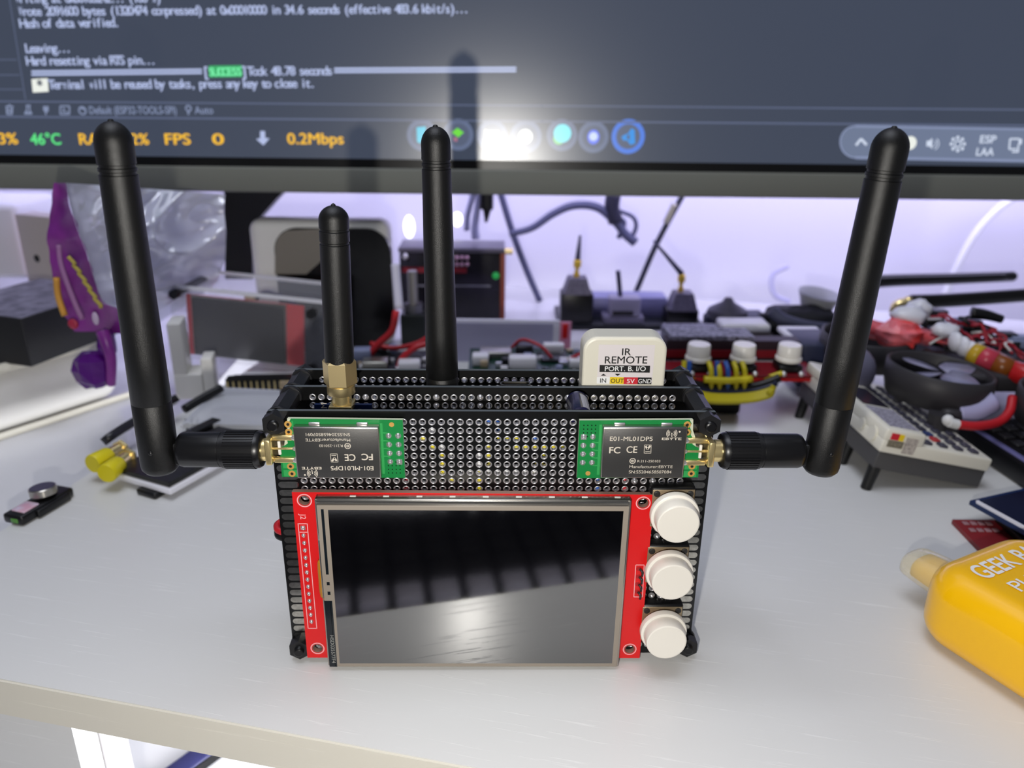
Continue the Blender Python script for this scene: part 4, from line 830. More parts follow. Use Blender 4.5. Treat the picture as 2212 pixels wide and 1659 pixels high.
mb = MB(); W = [at(u, v, 232) for u, v in ((856, 672), (846, 715), (815, 745), (800, 765))]; mb.tube(W, 2.0, WIRE_R); mb.tube([at(925, 742, 226), at(895, 752, 224), at(868, 775, 222), at(860, 800, 220)], 1.7, WIRE_R); mb.tube([at(800, 742, 240), at(850, 752, 238), at(900, 742, 238), at(935, 722, 240)], 1.4, WIRE_R); mb.obj('red_wires', g2)
mb = MB(); mb.tube([at(854, 570, 250), at(857, 610, 248), at(862, 668, 244)], 2.6, mat('white_sleeve', (214, 212, 232), 0.4), 10)
tag(mb.obj('cable_sleeve'), 'white upright cable sleeve beside the black front of the white box', 'cable')
mb = MB(); p = at(1110, 806, 208); mb.box(p.x - 13, p.x + 13, 206, 230, p.z - 4, p.z + 0.6, mat('pale_pad', (226, 214, 224), 0.4), 2.4, 4)
tag(mb.obj('pale_pad'), 'pale rounded pad peeking over the rear board of the device', 'pad')

# board with three upright antenna sockets
BRASS = mat('brass', (226, 190, 70), 0.45, metal=0.35)
RBD = thing('antenna_board', 'dark board carrying thin antennas on gold fittings, behind the white infrared unit', 'circuit board'); y = 335
p0, p1 = at(1205, 712, y), at(1515, 712, y)
mb = MB(); mb.box(p0.x, p1.x, y - 8, y + 40, 0, max(4, p0.z + 3), mat('dark_board', (24, 28, 32), 0.4), 1); mb.obj('base_board', RBD)
CONE = mat('grey_cone', (112, 108, 124), 0.5, mottle=(700, (84, 80, 96)))
def mast(u0, vb, vm, vt, vg, ut, vtt):
    a = bpy.data.objects.new('antenna', None); COL.objects.link(a); a.parent = RBD
    c, m_, t_, g_ = at(u0, vb, y), at(u0, vm, y), at(u0 + 2, vt, y), at(u0 + 5, vg, y)
    mb = MB(); mb.box(c.x - 11, c.x + 11, y - 6, y + 10, 2, m_.z, BLK_PL, 1.2); mb.obj('black_block', a)
    mb = MB(); mb.lathe((c.x, y, m_.z), (0, 0, 1), [(0, 13.0), (t_.z - m_.z, 8.6)], CONE, 4, False); mb.obj('grey_cone', a)
    mb = MB(); mb.lathe((t_.x, y, t_.z), Vector((g_.x - t_.x, 0, g_.z - t_.z)), [(0, 1.9), (3, 1.9), (3.2, 1.3), ((g_ - t_).length - 6, 1.3), ((g_ - t_).length - 5, 2.6), ((g_ - t_).length - 1, 2.6), ((g_ - t_).length, 1.6)], BRASS, 14); mb.obj('gold_fitting', a)
    e = at(ut, vtt, y); mb = MB(); mb.tube([g_, (g_ + e) / 2, e], lambda t: 2.0 - 1.2 * t, mat('grey_whip', (70, 70, 92), 0.5), 8, 3); mb.obj('whip', a)
mast(1243, 700, 630, 598, 560, 1253, 508); mast(1468, 712, 665, 630, 592, 1412, 520)
a = bpy.data.objects.new('antenna', None); COL.objects.link(a); a.parent = RBD
c, t_ = at(1340, 640, y), at(1335, 585, y); mb = MB(); mb.tube([c, (c + t_) / 2, t_], 1.6, mat('grey_whip', (70, 70, 92), 0.5), 8, 3); mb.obj('whip', a)
mb = MB(); p, q = at(1300, 700, y), at(1392, 640, y); mb.box(p.x, q.x, y - 6, y + 8, 2, p.z + 7, mat('grey_module', (128, 124, 144), 0.45), 1); mb.box(p.x + 4, q.x - 3, y - 6, y + 7, p.z + 7, q.z, mat('pale_module', (160, 156, 178), 0.45), 1.5); mb.box(p.x + 6, q.x - 8, y - 6.4, y - 5.5, p.z + 8, p.z + 11, INK); mb.obj('grey_module', RBD)
mb = MB(); p, q = at(1262, 690, y), at(1450, 650, y); mb.box(p.x, q.x, y + 12, y + 30, 2, q.z - 1, mat('lavender_box', (136, 136, 176), 0.5), 1); mb.obj('lavender_box', RBD)

# cables and rods hanging behind the monitor
K = mat('grey_cable', (84, 86, 116), 0.5)
mb = MB(); y = 390; mb.tube([at(u, v, y) for u, v in ((1100, 506), (1150, 492), (1195, 462), (1240, 444), (1290, 448), (1330, 480), (1350, 505), (1372, 524))], lambda t: 2.4 + 1.2 * t, K, 8); mb.tube([at(u, v, y) for u, v in ((1335, 470), (1348, 482), (1336, 515), (1372, 524))][:3], 1.8, K, 6); mb.tube([at(u, v, y) for u, v in ((1325, 420), (1322, 450), (1330, 480))], 5.5, mat('dark_plug', (40, 40, 60), 0.5), 8); mb.tube([at(u, v, y) for u, v in ((1335, 455), (1366, 468), (1374, 490), (1362, 518))], 1.6, K, 6)
tag(mb.obj('arched_cable'), 'grey cable arching under the monitor to a forked dark plug', 'cable')
mb = MB(); mb.tube([at(u, v, 400) for u, v in ((1076, 400), (1108, 505), (1140, 590), (1166, 650))], 2.6, K, 8); tag(mb.obj('support_rod'), 'grey rod slanting down to the right behind the electronics case', 'rod')
mb = MB(); mb.tube([at(u, v, 395) for u, v in ((1484, 405), (1440, 485), (1410, 545), (1370, 640))], 2.2, mat('dark_rod', (44, 46, 60), 0.35), 8); mb.tube([at(u, v, 393) for u, v in ((1458, 440), (1448, 462), (1438, 482))], 2.6, SHIELD_E, 8); tag(mb.obj('support_rod'), 'dark rod slanting down to the left beside the forked plug', 'rod')
HP = thing('hanging_plug', 'black plug on a cord hanging beside the tall middle antenna under the monitor', 'plug'); y = 350
mb = MB(); mb.tube([at(1052, 395, y), at(1052, 425, y), at(1052, 452, y)], 4.4, BLK_PL, 10); mb.tube([at(1052, 452, y), at(1051, 466, y), at(1050, 480, y)], lambda t: 3.0 - 2 * t, BLK_PL, 8); mb.obj('body', HP)
mb = MB(); mb.tube([at(1024, 395, y), at(1020, 425, y), at(1010, 465, y), at(1008, 498, y)], 2.0, mat('clear_cord', (190, 192, 226), 0.15), 8); mb.tube([at(1034, 395, y), at(1032, 440, y), at(1026, 490, y), at(1028, 515, y)], lambda t: 1.6 + 1.6 * t, mat('clear_cord', (190, 192, 226), 0.15), 8); mb.obj('clear_cord', HP)
WC = mat('white_cable', (238, 238, 242), 0.35)
mb = MB(); mb.tube([at(u, v, 430) for u, v in ((2250, 400), (2170, 440), (2110, 500), (2070, 570), (2040, 640), (2020, 690))], 3.0, WC, 10); tag(mb.obj('white_cable'), 'white cable curving down the wall at the right edge', 'cable')
mb = MB(); mb.tube([at(u, v, 455) for u, v in ((1702, 575), (1672, 590), (1666, 615), (1676, 640), (1705, 652))], 2.2, mat('lilac_cord', (196, 194, 226), 0.5), 8); tag(mb.obj('cord_loop'), 'pale cord loop on the wall left of the right antenna', 'cord')

# ------------------------------------------------------------------ right: button board, wires, clutter
BTN = thing('button_board', 'red circuit board with three white round buttons lying behind the device on the right', 'circuit board'); y = 186
c = [at(u, 782, y) for u in (1507, 1604, 1702)]; zb = c[1].z - 4
mb = MB(); mb.box(c[0].x - 16, c[2].x + 14, y - 9, y + 12, zb - 1.6, zb, mat('dark_red_board', (120, 16, 28), 0.45)); mb.box(c[0].x - 16, c[2].x + 16, y - 9.4, y + 12, zb - 3.0, zb - 1.6, RED); mb.obj('board', BTN)
mb = MB(); mb.box(c[0].x - 14, c[2].x + 10, y + 13, y + 22, zb, zb + 11, mat('dark_strip', (40, 24, 34), 0.5)); mb.box(c[0].x - 14, c[2].x + 8, y + 12.4, y + 13, zb + 2, zb + 6, mat('dark_red_board', (120, 16, 28), 0.45)); mb.box(c[0].x - 12, c[2].x - 14, y + 14, y + 30, zb + 11, zb + 13, mat('mixed_chips', (150, 148, 170), 0.5, mottle=(500, (40, 38, 52)))); mb.obj('rear_strip', BTN)
for p in c:
    b = bpy.data.objects.new('push_button', None); COL.objects.link(b); b.parent = BTN
    mb = MB(); mb.box(p.x - 6, p.x + 6, y - 6, y + 6, zb, zb + 4, BLK_PL, 0.8); mb.cyl((p.x, y, zb + 4), (p.x, y, zb + 6), 3, BLK_PL); mb.obj('switch_body', b)
    mb = MB(); mb.lathe((p.x, y, zb + 5.2), (0, 0, 1), [(0, 6.2), (0.4, 6.6), (1.8, 6.5), (2.2, 5.9), (8.0, 5.7), (8.5, 5.3)], CAPWHITE, 30); mb.obj('button_cap', b)
    for dx in (-4.4, 4.4): mb = MB(); mb.sphere((p.x + dx, y - 8, zb + 0.5), 1.5, SOLDER, 10, 6); mb.obj('solder_joint', b)
x0 = c[0].x
mb = MB()
for k in range(5):
    mb.tube([(x0 + 4 + k * 4.2, y - 6, zb + 6), (x0 + 4.5 + k * 4.2, y - 10, zb + 3), (x0 + 5 + k * 4.2, y - 11, zb - 4), (x0 + 5 + k * 4, y - 10.5, zb - 9)], 1.3, WIRE_Y if k != 2 else WIRE_B, 8)
mb.tube([(x0 + 1, y - 11.5, zb - 1.2), (x0 + 12, y - 12, zb - 1.6), (x0 + 25, y - 11.5, zb - 0.8)], 1.8, WIRE_Y, 8)
for dx, m in ((-8.5, WIRE_Y), (-6, WIRE_B), (8, WIRE_B)): mb.tube([(x0 + dx, y - 7, zb + 7), (x0 + dx - 0.4, y - 9, zb + 2), (x0 + dx, y - 10, zb - 3)], 1.3, m, 8)
mb.obj('jumper_wires', BTN)
YW = thing('wire_bundle', 'yellow and dark wire bundle on the shelf below the red button board', 'wire'); 
for k, (v, m, r) in enumerate(((822, WIRE_Y, 1.4), (832, WIRE_K, 2.2), (842, mat('navy_wire', (22, 28, 60), 0.4), 1.6), (850, WIRE_Y, 1.5), (857, WIRE_Y, 1.6), (862, WIRE_Y, 1.3))):
    mb = MB(); yy = 178 - k * 2; P = [at(u, v + dv, yy) for u, dv in ((1490, -6), (1530, 4), (1580, 6), (1630, 2), (1665, -8), (1690 - k * 6, -16))]; mb.tube(P, r, m, 8); mb.obj('wire', YW)
mb = MB(); p, q = at(1470, 800, 186), at(1600, 845, 186); mb.box(p.x - 4, q.x, 182, 200, 0, zb - 6, mat('black_tape', (16, 16, 22), 0.6), 2); mb.obj('black_wrap', YW)
mb = MB(); p, q = at(1612, 818, 178), at(1672, 845, 178); mb.sphere(((p.x + q.x) / 2 - 3, 180, (p.z + q.z) / 2), 5, mat('tan_part', (190, 170, 140), 0.5), 12, 8, (1.3, 0.8, 0.7)); mb.obj('tan_knot', YW)

def blob(name, label, cat, parts):
    t = thing(name, label, cat)
    for n, fn in parts: mb = MB(); fn(mb); mb.obj(n, t)
y = 300
def pbox(mb, u0, v0, u1, v1, yy, dy, m, bev=1.0, base=None):
    p, q = at(u0, v0, yy), at(u1, v1, yy); mb.box(p.x, q.x, yy, yy + dy, q.z if base is None else base, p.z, m, bev)
def cone1(mb): p, q = at(1575, 690, 300), at(1578, 648, 300); mb.lathe((p.x, 306, p.z), (0, 0, 1), [(0, 14), (5, 12.5), (q.z - p.z - 3, 4), (q.z - p.z, 2.2)], mat('dark_grey_cone', (66, 64, 80), 0.5), 20)
blob('cone_part', 'dark grey cone part standing behind the middle white button', 'part', [('cone', cone1), ('foot', lambda mb: pbox(mb, 1545, 690, 1660, 735, 296, 24, mat('dark_navy', (26, 30, 56), 0.5), 1, 0))])
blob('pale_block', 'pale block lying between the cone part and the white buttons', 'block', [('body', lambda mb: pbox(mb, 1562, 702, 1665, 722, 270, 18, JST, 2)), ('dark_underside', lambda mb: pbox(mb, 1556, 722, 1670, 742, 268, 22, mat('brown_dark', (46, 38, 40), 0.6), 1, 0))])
blob('black_pouch', 'folded black pouch under the white cup on the right', 'pouch', [('body', lambda mb: (pbox(mb, 1690, 690, 1830, 728, 280, 40, mat('black_cloth', (14, 15, 26), 0.7), 6, 0), crumple(mb, at(1735, 690, 290), 26, 12, 8, mat('black_cloth', (14, 15, 26), 0.7), 2.2, 0.25, facet=False))), ('grey_fold', lambda mb: mb.tube([at(1668, 672, 286), at(1690, 690, 282), at(1740, 705, 278), at(1800, 712, 276)], 4, mat('slate_cloth', (64, 66, 90), 0.6), 8))])
def cup(mb): p, q = at(1770, 690, 296), at(1770, 640, 296); mb.lathe((p.x, 306, p.z), (0.1, -0.1, 1), [(0, 5), (3, 9), (q.z - p.z - 1, 13.5), (q.z - p.z, 13.8), (q.z - p.z - 0.6, 12.6), (5, 8), (4, 0.01)], mat('frosted_cup', (176, 178, 184), 0.4), 26)
blob('plastic_cup', 'frosted white cup left of the right antenna', 'cup', [('bowl', cup)])
blob('pale_card', 'pale flat pieces lying left of the right antenna behind the buttons', 'card', [('top_piece', lambda mb: pbox(mb, 1712, 734, 1800, 746, 215, 26, JST, 1)), ('lower_piece', lambda mb: pbox(mb, 1735, 746, 1815, 762, 205, 30, mat('navy_piece', (34, 40, 66), 0.5), 1, 6))])
blob('dark_board', 'dark board with small parts left of the leaning dark rod', 'circuit board', [('board', lambda mb: pbox(mb, 1440, 716, 1560, 735, 262, 18, mat('mixed_chips', (150, 148, 170), 0.5, mottle=(500, (40, 38, 52))), 1, 0)), ('blue_part', lambda mb: pbox(mb, 1527, 685, 1560, 712, 300, 10, mat('dark_navy', (26, 30, 56), 0.5), 1))])
mb = MB(); p, q = at(1845, 775, 160), at(1895, 835, 160); mb.sphere(((p.x + q.x) / 2 - 2, 168, (p.z + q.z) / 2 - 2), 10, mat('grey_ball', (120, 118, 140), 0.45), 16, 10, (1, 1, 1.2)); tag(mb.obj('grey_knob'), 'grey rounded knob behind the right antenna beside the white pocket computer', 'knob')

# two long black antennas lying in the air from a gold fitting
def rod(name, label, pts, r, y0, fit=None):
    t = thing(name, label, 'antenna'); P = [at(u, v, y0) for u, v in pts]
    mb = MB(); mb.tube(P, r, BLK_PL, 12, 4); e = P[-1] + (P[-1] - P[-2]).normalized() * 0.5; mb.sphere(P[-1], r(1.0) if callable(r) else r, BLK_PL, 12, 8); mb.obj('shaft', t)
    if fit:
        mb = MB(); q = [at(u, v, y0) for u, v in fit]; mb.tube(q, 3.2, GOLD, 10); mb.sphere(q[-1], 3.6, GOLD, 10, 6); mb.obj('gold_fitting', t)
rod('antenna', 'black antenna pointing right, upper of two by the drone, its tip in view', [(1845, 612), (1930, 606), (2060, 602), (2186, 597)], lambda t: 4.6 - 1.2 * t, 330, [(1850, 625), (1866, 618)])
rod('antenna', 'black antenna pointing right, lower of two by the drone, running out of view', [(1968, 652), (2060, 648), (2150, 642), (2260, 634)], lambda t: 4.4 - 0.4 * t, 270, [(1932, 676), (1938, 660), (1962, 652)])

# the ducted drone
DR = thing('drone', 'small black drone with ducted propeller, red tape and tangled red wires at the right', 'drone')
DK = mat('duct_black', (50, 48, 52), 0.5); ce = onz(2032, 795, 36)
mb = MB(); R0 = 26; n = 48; prof = [(R0 - 1.2, 0), (R0, 0.8), (R0 + 0.6, -3), (R0 + 0.6, -12), (R0 - 0.4, -14), (R0 - 1.2, -12)]
def duct(mb, c, R0, h, tilt=(0, 0)):
    n = 44; vs = []; fs = []; pr = [(R0 - 1.4, 0), (R0 - 0.6, 0.9), (R0 + 0.4, 0.3), (R0 + 0.6, -h * 0.5), (R0 - 1, -h), (R0 - 2, -h), (R0 - 1.6, -h * 0.5)]; k = len(pr)
    for i in range(n):
        a = 2 * math.pi * i / n
        for r, z in pr: vs.append(Vector(c) + Vector((r * math.cos(a), r * math.sin(a), z + tilt[0] * r * math.cos(a) / R0 + tilt[1] * r * math.sin(a) / R0)))
        for j in range(k): fs.append((i * k + j, ((i + 1) % n) * k + j, ((i + 1) % n) * k + (j + 1) % k, i * k + (j + 1) % k))
    mb.add(vs, fs, DK, True)
duct(mb, ce, 23.5, 15, (-2, 0)); mb.obj('duct', DR)
mb = MB(); duct(mb, ce + Vector((47, -30, -1)), 23.5, 15); mb.obj('duct', DR)
mb = MB(); duct(mb, ce + Vector((-12, 52, 0)), 23.5, 15); mb.obj('duct', DR)
PRM = mat('prop_grey', (150, 148, 176), 0.22)
pr = bpy.data.objects.new('propeller', None); COL.objects.link(pr); pr.parent = DR
for k in range(4):
    an = math.radians(20 + 90 * k); d = Vector((math.cos(an), math.sin(an), 0)); s_ = Vector((-d.y, d.x, 0)); mb = MB(); vs = []
    for i in range(9):
        r = 3 + 18 * i / 8; wd = 2.0 + 3.8 * math.sin(math.pi * min(1, 0.15 + i / 9.5)); tw = 0.5 - 0.35 * i / 8
        for sg in (-1, 1):
            for th in (0, 0.5): vs.append(ce + d * r + s_ * (sg * wd) + Vector((0, 0, -2.2 + sg * wd * tw * 0.6 + th)))
    fs = []
    for i in range(8):
        a = 4 * i; fs += [(a, a + 4, a + 6, a + 2), (a + 1, a + 3, a + 7, a + 5), (a, a + 1, a + 5, a + 4), (a + 2, a + 6, a + 7, a + 3)]
    fs += [(0, 2, 3, 1), (32, 33, 35, 34)]; mb.add(vs, fs, PRM, True); mb.obj('blade', pr)
mb = MB(); mb.cyl(ce + Vector((0, 0, -9)), ce + Vector((0, 0, -2.6)), 3.4, BLK_PL); mb.obj('hub', pr)
mb = MB(); mb.cyl(ce + Vector((0, 0, -16)), ce + Vector((0, 0, -9)), 4.4, BLK_PL)
for k in range(3): an = math.radians(80 + 120 * k); mb.box  # arms below
for k in range(3):
    an = math.radians(75 + 120 * k); d = Vector((math.cos(an), math.sin(an), 0)); mb.strip(ce + d * 3 + Vector((0, 0, -15)), ce + d * 22.4 + Vector((0, 0, -15)), 2.4, (0, 0, 1), DK, 1.6)
mb.obj('motor_mount', DR)
mb = MB(); f0 = ce + Vector((26, 18, -6)); mb.box(f0.x - 16, f0.x + 34, f0.y - 20, f0.y + 22, f0.z - 6, f0.z + 3, DK, 2); mb.box(ce.x - 9, ce.x + 1, ce.y - 26, ce.y - 16, 8, ce.z - 11, DK, 3); mb.obj('frame', DR)
for dx, dy in ((-10, -24), (50, -40), (-14, 60)): mb = MB(); mb.lathe((ce.x + dx, ce.y + dy, 0.2), (0, 0, 1), [(0, 3), (2, 4), (ce.z - 13, 5)], DK, 12); mb.obj('foot', DR)
TAPE = mat('red_tape', (236, 52, 44), 0.35, mottle=(70, (240, 128, 140)))
mb = MB(); q = [at(u, v, 200) for u, v in ((1862, 706), (1905, 716), (1960, 718), (2020, 735), (2085, 752))]
mb.tube(q, lambda t: 5.2 - 1.5 * t, TAPE, 4, 4); crumple(mb, at(1945, 722, 194), 12, 8, 8, TAPE, 7.7, 0.3, 16, 10); mb.obj('red_tape', DR)
mb = MB()
BL = mat('white_blade', (226, 226, 236), 0.3)
for (u, v, rx, ry, rz, yy) in ((1962, 682, 9, 7, 5, 200), (2042, 712, 7, 5, 3.4, 186), (1985, 668, 7, 6, 5, 215)): crumple(mb, at(u, v, yy), rx, ry, rz, BL, u * 0.01, 0.18, 16, 10, False)
mb.obj('white_connectors', DR)
mb = MB(); p, q = at(2064, 738, 178), at(2100, 760, 172)
for k in range(3): mb.sphere(p + (q - p) * (k / 2.2), 5, BL, 12, 8, (0.6, 1, 1))
mb.obj('white_rings', DR)
mb = MB(); mb.tube([at(2100, 762, 172), at(2120, 772, 168)], 5.5, mat('yellow_shrink', (196, 160, 40), 0.3), 12); mb.tube([at(2112, 768, 170), at(2150, 784, 164)], 5.6, mat('red_shrink', (190, 60, 80), 0.3), 12); mb.tube([at(2145, 781, 165), at(2185, 802, 158)], 5.5, mat('amber_shrink', (130, 70, 20), 0.3), 12); mb.tube([at(2182, 800, 158), at(2260, 826, 150)], 5.2, mat('red_shrink2', (186, 30, 34), 0.3), 12); mb.obj('capacitor', DR)
rnd = random.Random(4)
mb = MB(); p, q = at(2040, 745, 200), at(2250, 830, 186); mb.box(p.x, q.x + 10, 188, 232, q.z - 4, p.z - 6, mat('dark_board', (24, 28, 32), 0.4), 1)
PAL = (CH, CH, mat('blue_grey', (130, 138, 170), 0.4), mat('pale_chip', (190, 188, 196), 0.4), BLK_PL, BLK_PL, mat('slate', (72, 74, 96), 0.5), mat('slate', (72, 74, 96), 0.5))
for i in range(90):
    u = 2010 + rnd.random() * 240; v = 668 + (u - 2010) * 0.26 + rnd.random() * 95; d = 226 - (v - 650) * 0.3; p = at(u, v, d); s_ = 1.4 + rnd.random() * 2.8
    mb.box(p.x - s_ * 1.3, p.x + s_, d - s_, d + s_, p.z - s_ * 0.9, p.z + s_ * 0.6, rnd.choice(PAL), 0.5)
mb.obj('flight_board', DR)
for i in range(18):
    u, v = 2000 + rnd.random() * 150, 672 + rnd.random() * 50; mb = MB(); a0 = rnd.uniform(-0.3, 0.6); d = 210 - (v - 660) * 0.3
    P = [at(u + k * 17 * math.cos(a0 + 0.5 * k * rnd.uniform(-0.5, 0.6)), v + k * 8 + (u - 2000) * 0.12 - 22 * math.sin(math.pi * k / 5) * rnd.random(), d - k * 2.5 - rnd.random() * 4) for k in range(6)]
    mb.tube(P, rnd.choice((0.7, 0.9, 0.6)), mat('dark_red_wire', (158, 34, 52), 0.45) if i % 3 else (WIRE_W if i % 2 else WIRE_K), 7); mb.obj('wire', DR)
mb = MB(); mb.tube([at(2098, 676, 210), at(2130, 680, 208), at(2165, 690, 206)], lambda t: 3.4 - 1.2 * t, BLK_PL, 8); mb.obj('black_sleeve', DR)
mb = MB(); mb.tube([at(2068, 917, 120), at(2110, 920, 120), at(2155, 912, 124), at(2180, 890, 128), at(2187, 858, 134)], 2.0, WIRE_R, 10); mb.cyl(at(2050, 912, 120), at(2068, 917, 120), 2.2, WIRE_W); mb.sphere(at(2048, 908, 121), 2.6, WIRE_W, 10, 6); mb.obj('red_lead', DR)
mb = MB(); p = at(2110, 888, 138); mb.tube([at(2065, 890, 136), at(2105, 884, 136), at(2140, 866, 138)], 5.5, mat('lilac_plastic', (176, 174, 214), 0.4), 12); mb.obj('pale_leg', DR)

# white pocket computer with keys on a grey base
PC = thing('pocket_computer', 'white handheld keyboard computer on a grey base at the right', 'handheld computer')
A, B_ = onz(1884, 1012, 10.5), onz(2113, 1054, 0.6); kf = frame(A, B_ - A, (-0.06, 1, 0)); W_ = (B_ - A).length
GREYB = mat('grey_base', (72, 71, 72), 0.5); KW = mat('warm_white', (226, 222, 208), 0.4); D_ = 84
mb = MB(kf); mb.box(0, W_, 0, D_, 0, 8.2, GREYB, 0.6); mb.obj('grey_base', PC)
for x, y_ in ((2, 2), (2, 26), (2, 78)): mb = MB(kf); mb.cyl((x, y_, -10.2), (x, y_, 0.4), 2.3, BLK_RUB, r1=2.6, n=14); mb.obj('foot', PC)
mb = MB(kf); sp_ = 17.5
mb.box(-0.6, W_ + 0.6, -0.6, D_, 8, 14.0, KW, 1.0); mb.box(-0.6, sp_, -0.6, D_, 13, 19, KW, 1.2); mb.obj('white_shell', PC)
mb = MB(kf); mb.box(2.2, sp_ - 2.2, 28, 52, 18.6, 19.3, mat('dark_display', (40, 36, 48), 0.2)); mb.obj('display', PC)
mb = MB(kf); mb.box(2, sp_ - 2, 3, 26, 18.9, 19.2, mat('grey_print_label', (180, 176, 190), 0.5, mottle=(900, (120, 116, 128)))); mb.obj('printed_label', PC)
mb = MB(kf)
for r in range(4):
    for c_ in range(13):
        m = mat('dark_key', (64, 62, 76), 0.5)
        if r == 1 and c_ == 1: m = mat('red_key', (170, 50, 56), 0.5)
        if r == 1 and c_ == 2: m = mat('blue_key', (44, 60, 110), 0.5)
        x0_ = sp_ + 2.2 + r * ((W_ - sp_ - 3) / 4); mb.box(x0_, x0_ + 3.6, 2.4 + c_ * 5.8, 2.4 + c_ * 5.8 + 3.9, 13.6, 15.2, m, 0.5)
mb.obj('keys', PC)
mb = MB(kf); mb.box(2.0, 5.4, -1.0, -0.5, 14.6, 17.4, REDINK); mb.box(5.4, 7.6, -1.0, -0.5, 14.6, 17.4, YEL); mb.box(1.6, 8.4, -0.95, -0.5, 11.2, 14.2, mat('print_dots', (150, 142, 120), 0.5, mottle=(1500, (90, 84, 74)))); mb.box(9, 14.2, -0.95, -0.5, 9.4, 16.6, mat('grey_port', (196, 188, 178), 0.5, mottle=(1200, (150, 140, 136)))); mb.obj('side_marks', PC)
mb = MB(kf); mb.cyl((-1.6, 8, 13), (-0.4, 8, 13), 3.2, KW); mb.cyl((-1.5, 18, 13), (-0.4, 18, 13), 2.4, KW); mb.obj('side_button', PC)

# black keyboard unit at the right edge, small boards and the yellow bottle-shaped vaporizer
BK = thing('black_keypad', 'black keypad slab lying beyond the white pocket computer at the right edge', 'keypad')
A, B_ = onz(2085, 925, 10), onz(2212, 1006, 10); fx = (B_ - A).normalized(); bf = frame(A, fx, Vector((-fx.y, fx.x, 0)))
mb = MB(bf); mb.box(-8, 90, 0, 70, -10, 1, mat('black_slab', (14, 14, 18), 0.4), 2); mb.obj('body', BK)
mb = MB(bf); mb.box(-6, 44, 0.4, 3.4, 0.8, 2.0, mat('lavender_strip', (104, 102, 150), 0.25), 0.5); mb.obj('edge_strip', BK)
mb = MB(bf)
for r in range(5):
    for c_ in range(10): mb.box(2 + c_ * 8, 8 + c_ * 8, 8 + r * 8, 13.5 + r * 8, 0.8, 2.2, mat('charcoal_key', (30, 29, 33), 0.5), 0.6)
mb.obj('keys', BK)
BP = thing('blue_board', 'small dark blue circuit board propped over a red one at the right edge', 'circuit board')
A, F_, K_ = onz(2094, 1085, 9), onz(2240, 1166, 9), onz(2240, 1050, 9); fx = (F_ - A).normalized(); bpf = frame(A, fx, Vector((-fx.y, fx.x, 0))); 
mb = MB(bpf); mb.box(0, 44, 0, 32, -1.0, 0.8, mat('navy_board', (16, 40, 84), 0.3)); mb.obj('board', BP)
mb = MB(bpf); mb.box(3, 44, 1.2, 25, 0.8, 2.2, mat('navy_glass', (12, 14, 44), 0.15)); mb.box(2.4, 44, 0.4, 1.4, 0.8, 2.0, mat('acrylic_edge', (228, 228, 238), 0.3)); mb.obj('display', BP)
for k in range(4): mb = MB(bpf); mb.sphere((5 + k * 2.9, 28.5, 0.9), 0.9, SOLDER, 10, 6); mb.obj('solder_joint', BP)
mb = MB(bpf); mb.lathe((2.2, 2.6, 0.8), (0, 0, 1), [(0, 1.5), (0.1, 1.4)], SOLDER, 14); mb.obj('corner_ring', BP)
RP = thing('red_board', 'small dark red circuit board lying under the blue one near the yellow vaporizer', 'circuit board')
A = onz(2057, 1122, 2); F_ = onz(2115, 1182, 2); fx = (F_ - A).normalized(); rpf = frame(A, fx, Vector((-fx.y, fx.x, 0)))
mb = MB(rpf); mb.box(0, 34, 0, 40, -1.8, 0, mat('wine_board', (126, 28, 34), 0.45)); mb.obj('board', RP)
for i in range(4):
    for j in range(2): mb = MB(rpf); mb.box(2 + j * 5, 4.4 + j * 5, 2.5 + i * 3, 4.7 + i * 3, 0, 0.5, mat('pale_pad_mark', (150, 110, 116), 0.5), 0.2); mb.obj('pad', RP)
mb = MB(rpf); mb.box(1, 34, 16, 40, 0, 3, mat('black_slab', (14, 14, 18), 0.4), 0.4); mb.obj('chip', RP)
VP = thing('vaporizer', 'glossy yellow vaporizer with white lettering and a clear mouthpiece, bottom right', 'vaporizer')
e1 = Vector((0.45, -0.893, 0)); vf = frame(Vector((130.2, 9.9, 0.2)), e1, Vector((0.893, 0.45, 0))); VW, VH = 51, 26
YLW = mat('glossy_yellow', (250, 190, 0), 0.3, coat=0.4); CLR = mat('clear_plastic', (236, 226, 190), 0.08, alpha=0.35, coat=0.5)
bm = bmesh.new(); bmesh.ops.create_cube(bm, size=1)
for v in bm.verts: v.co = Vector((42 + v.co.x * 84, VW / 2 + v.co.y * VW, VH / 2 + v.co.z * VH))
bmesh.ops.bevel(bm, geom=[e for e in bm.edges if abs(e.verts[0].co.z - e.verts[1].co.z) > 1], offset=13, segments=9, affect='EDGES', profile=0.5)
bmesh.ops.bevel(bm, geom=[e for e in bm.edges if abs(e.verts[0].co.z - e.verts[1].co.z) < 0.1 and e.verts[0].co.z > VH - 0.1], offset=9, segments=7, affect='EDGES', profile=0.5)
bmesh.ops.bevel(bm, geom=[e for e in bm.edges if abs(e.verts[0].co.z - e.verts[1].co.z) < 0.1 and e.verts[0].co.z < 0.1], offset=8, segments=6, affect='EDGES', profile=0.5)
mb = MB(vf); mb.bm(bm, YLW, True); mb.obj('body', VP)
mb = MB(vf); c0 = Vector((5, 20.5, 12.0)); vs = []; fs = []; n = 24
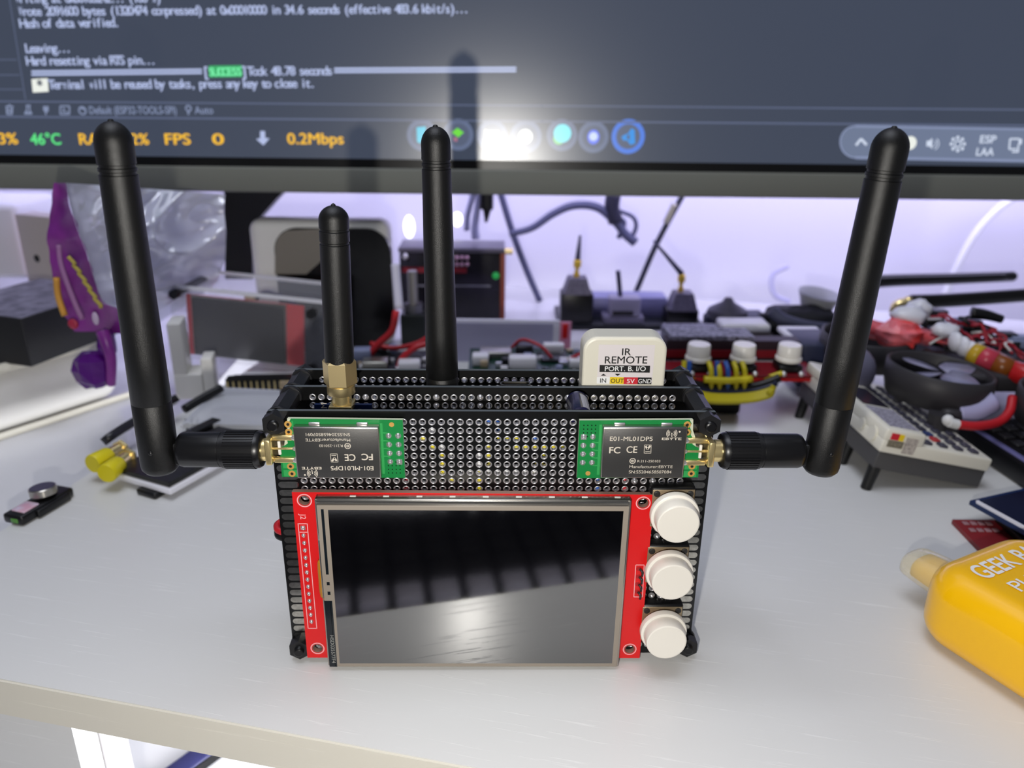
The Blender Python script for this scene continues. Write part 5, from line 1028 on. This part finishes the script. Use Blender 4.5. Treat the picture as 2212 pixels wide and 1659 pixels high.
for k, (h, a, b_) in enumerate(((0, 8.2, 6.0), (-6, 7.8, 5.6), (-13, 7.3, 5.0), (-17.6, 6.9, 4.5), (-19, 6.4, 4.0), (-19.4, 5.5, 3.2))):
    for i in range(n): q = 2 * math.pi * i / n; cq, sq_ = math.cos(q), math.sin(q); vs.append(c0 + Vector((h, a * math.copysign(abs(cq) ** 0.75, cq), b_ * math.copysign(abs(sq_) ** 0.75, sq_))))
    if k: fs += [((k - 1) * n + i, (k - 1) * n + (i + 1) % n, k * n + (i + 1) % n, k * n + i) for i in range(n)]
fs.append(list(range(5 * n, 6 * n))); mb.add(vs, fs, CLR, True); mb.obj('clear_mouthpiece', VP)
mb = MB(vf); vs = []; fs = []
for k, (h, a, b_) in enumerate(((1, 6.6, 4.8), (-6, 6.3, 4.5), (-12, 6.0, 4.0), (-15.4, 5.8, 3.7), (-15.8, 5.0, 3.0))):
    for i in range(n): q = 2 * math.pi * i / n; cq, sq_ = math.cos(q), math.sin(q); vs.append(c0 + Vector((h, a * math.copysign(abs(cq) ** 0.75, cq), b_ * math.copysign(abs(sq_) ** 0.75, sq_))))
    if k: fs += [((k - 1) * n + i, (k - 1) * n + (i + 1) % n, k * n + (i + 1) % n, k * n + i) for i in range(n)]
fs.append(list(range(4 * n, 5 * n))); mb.add(vs, fs, mat('inner_yellow', (232, 186, 50), 0.3), True); mb.obj('inner_tube', VP)
mb = MB(); WT = mat('white_lettering', (240, 238, 236), 0.4); zt = VH + 0.25
ex = Vector((0.893, 0.45, 0))
def V3(x, y_): return vf @ Vector((x, y_, zt))
mb.text('GEEK BAR', V3(16, 9.5), ex, -e1, 6.2, WT, width=34, bold=0.03); mb.text('PULSE', V3(24.5, 13), ex, -e1, 4.6, WT, width=22, bold=0.01); mb.obj('lettering', VP)

OVAL_GLOW = mat('highlight_glow', (240, 240, 245), 0.4, emit=(255, 255, 255), es=2.2)  # bright highlights at the wall, built in as glowing ovals
for u, v, rx, rz, lab in ((884, 490, 4.2, 9, 'bright oval highlight left of the tall middle antenna'), (988, 474, 4.0, 5.5, 'small bright highlight right of the tall middle antenna')):
    mb = MB(); p = at(u, v, 440); mb.sphere(p, 1, OVAL_GLOW, 16, 10, (rx, 4, rz)); tag(mb.obj('glowing_highlight'), lab, 'highlight')
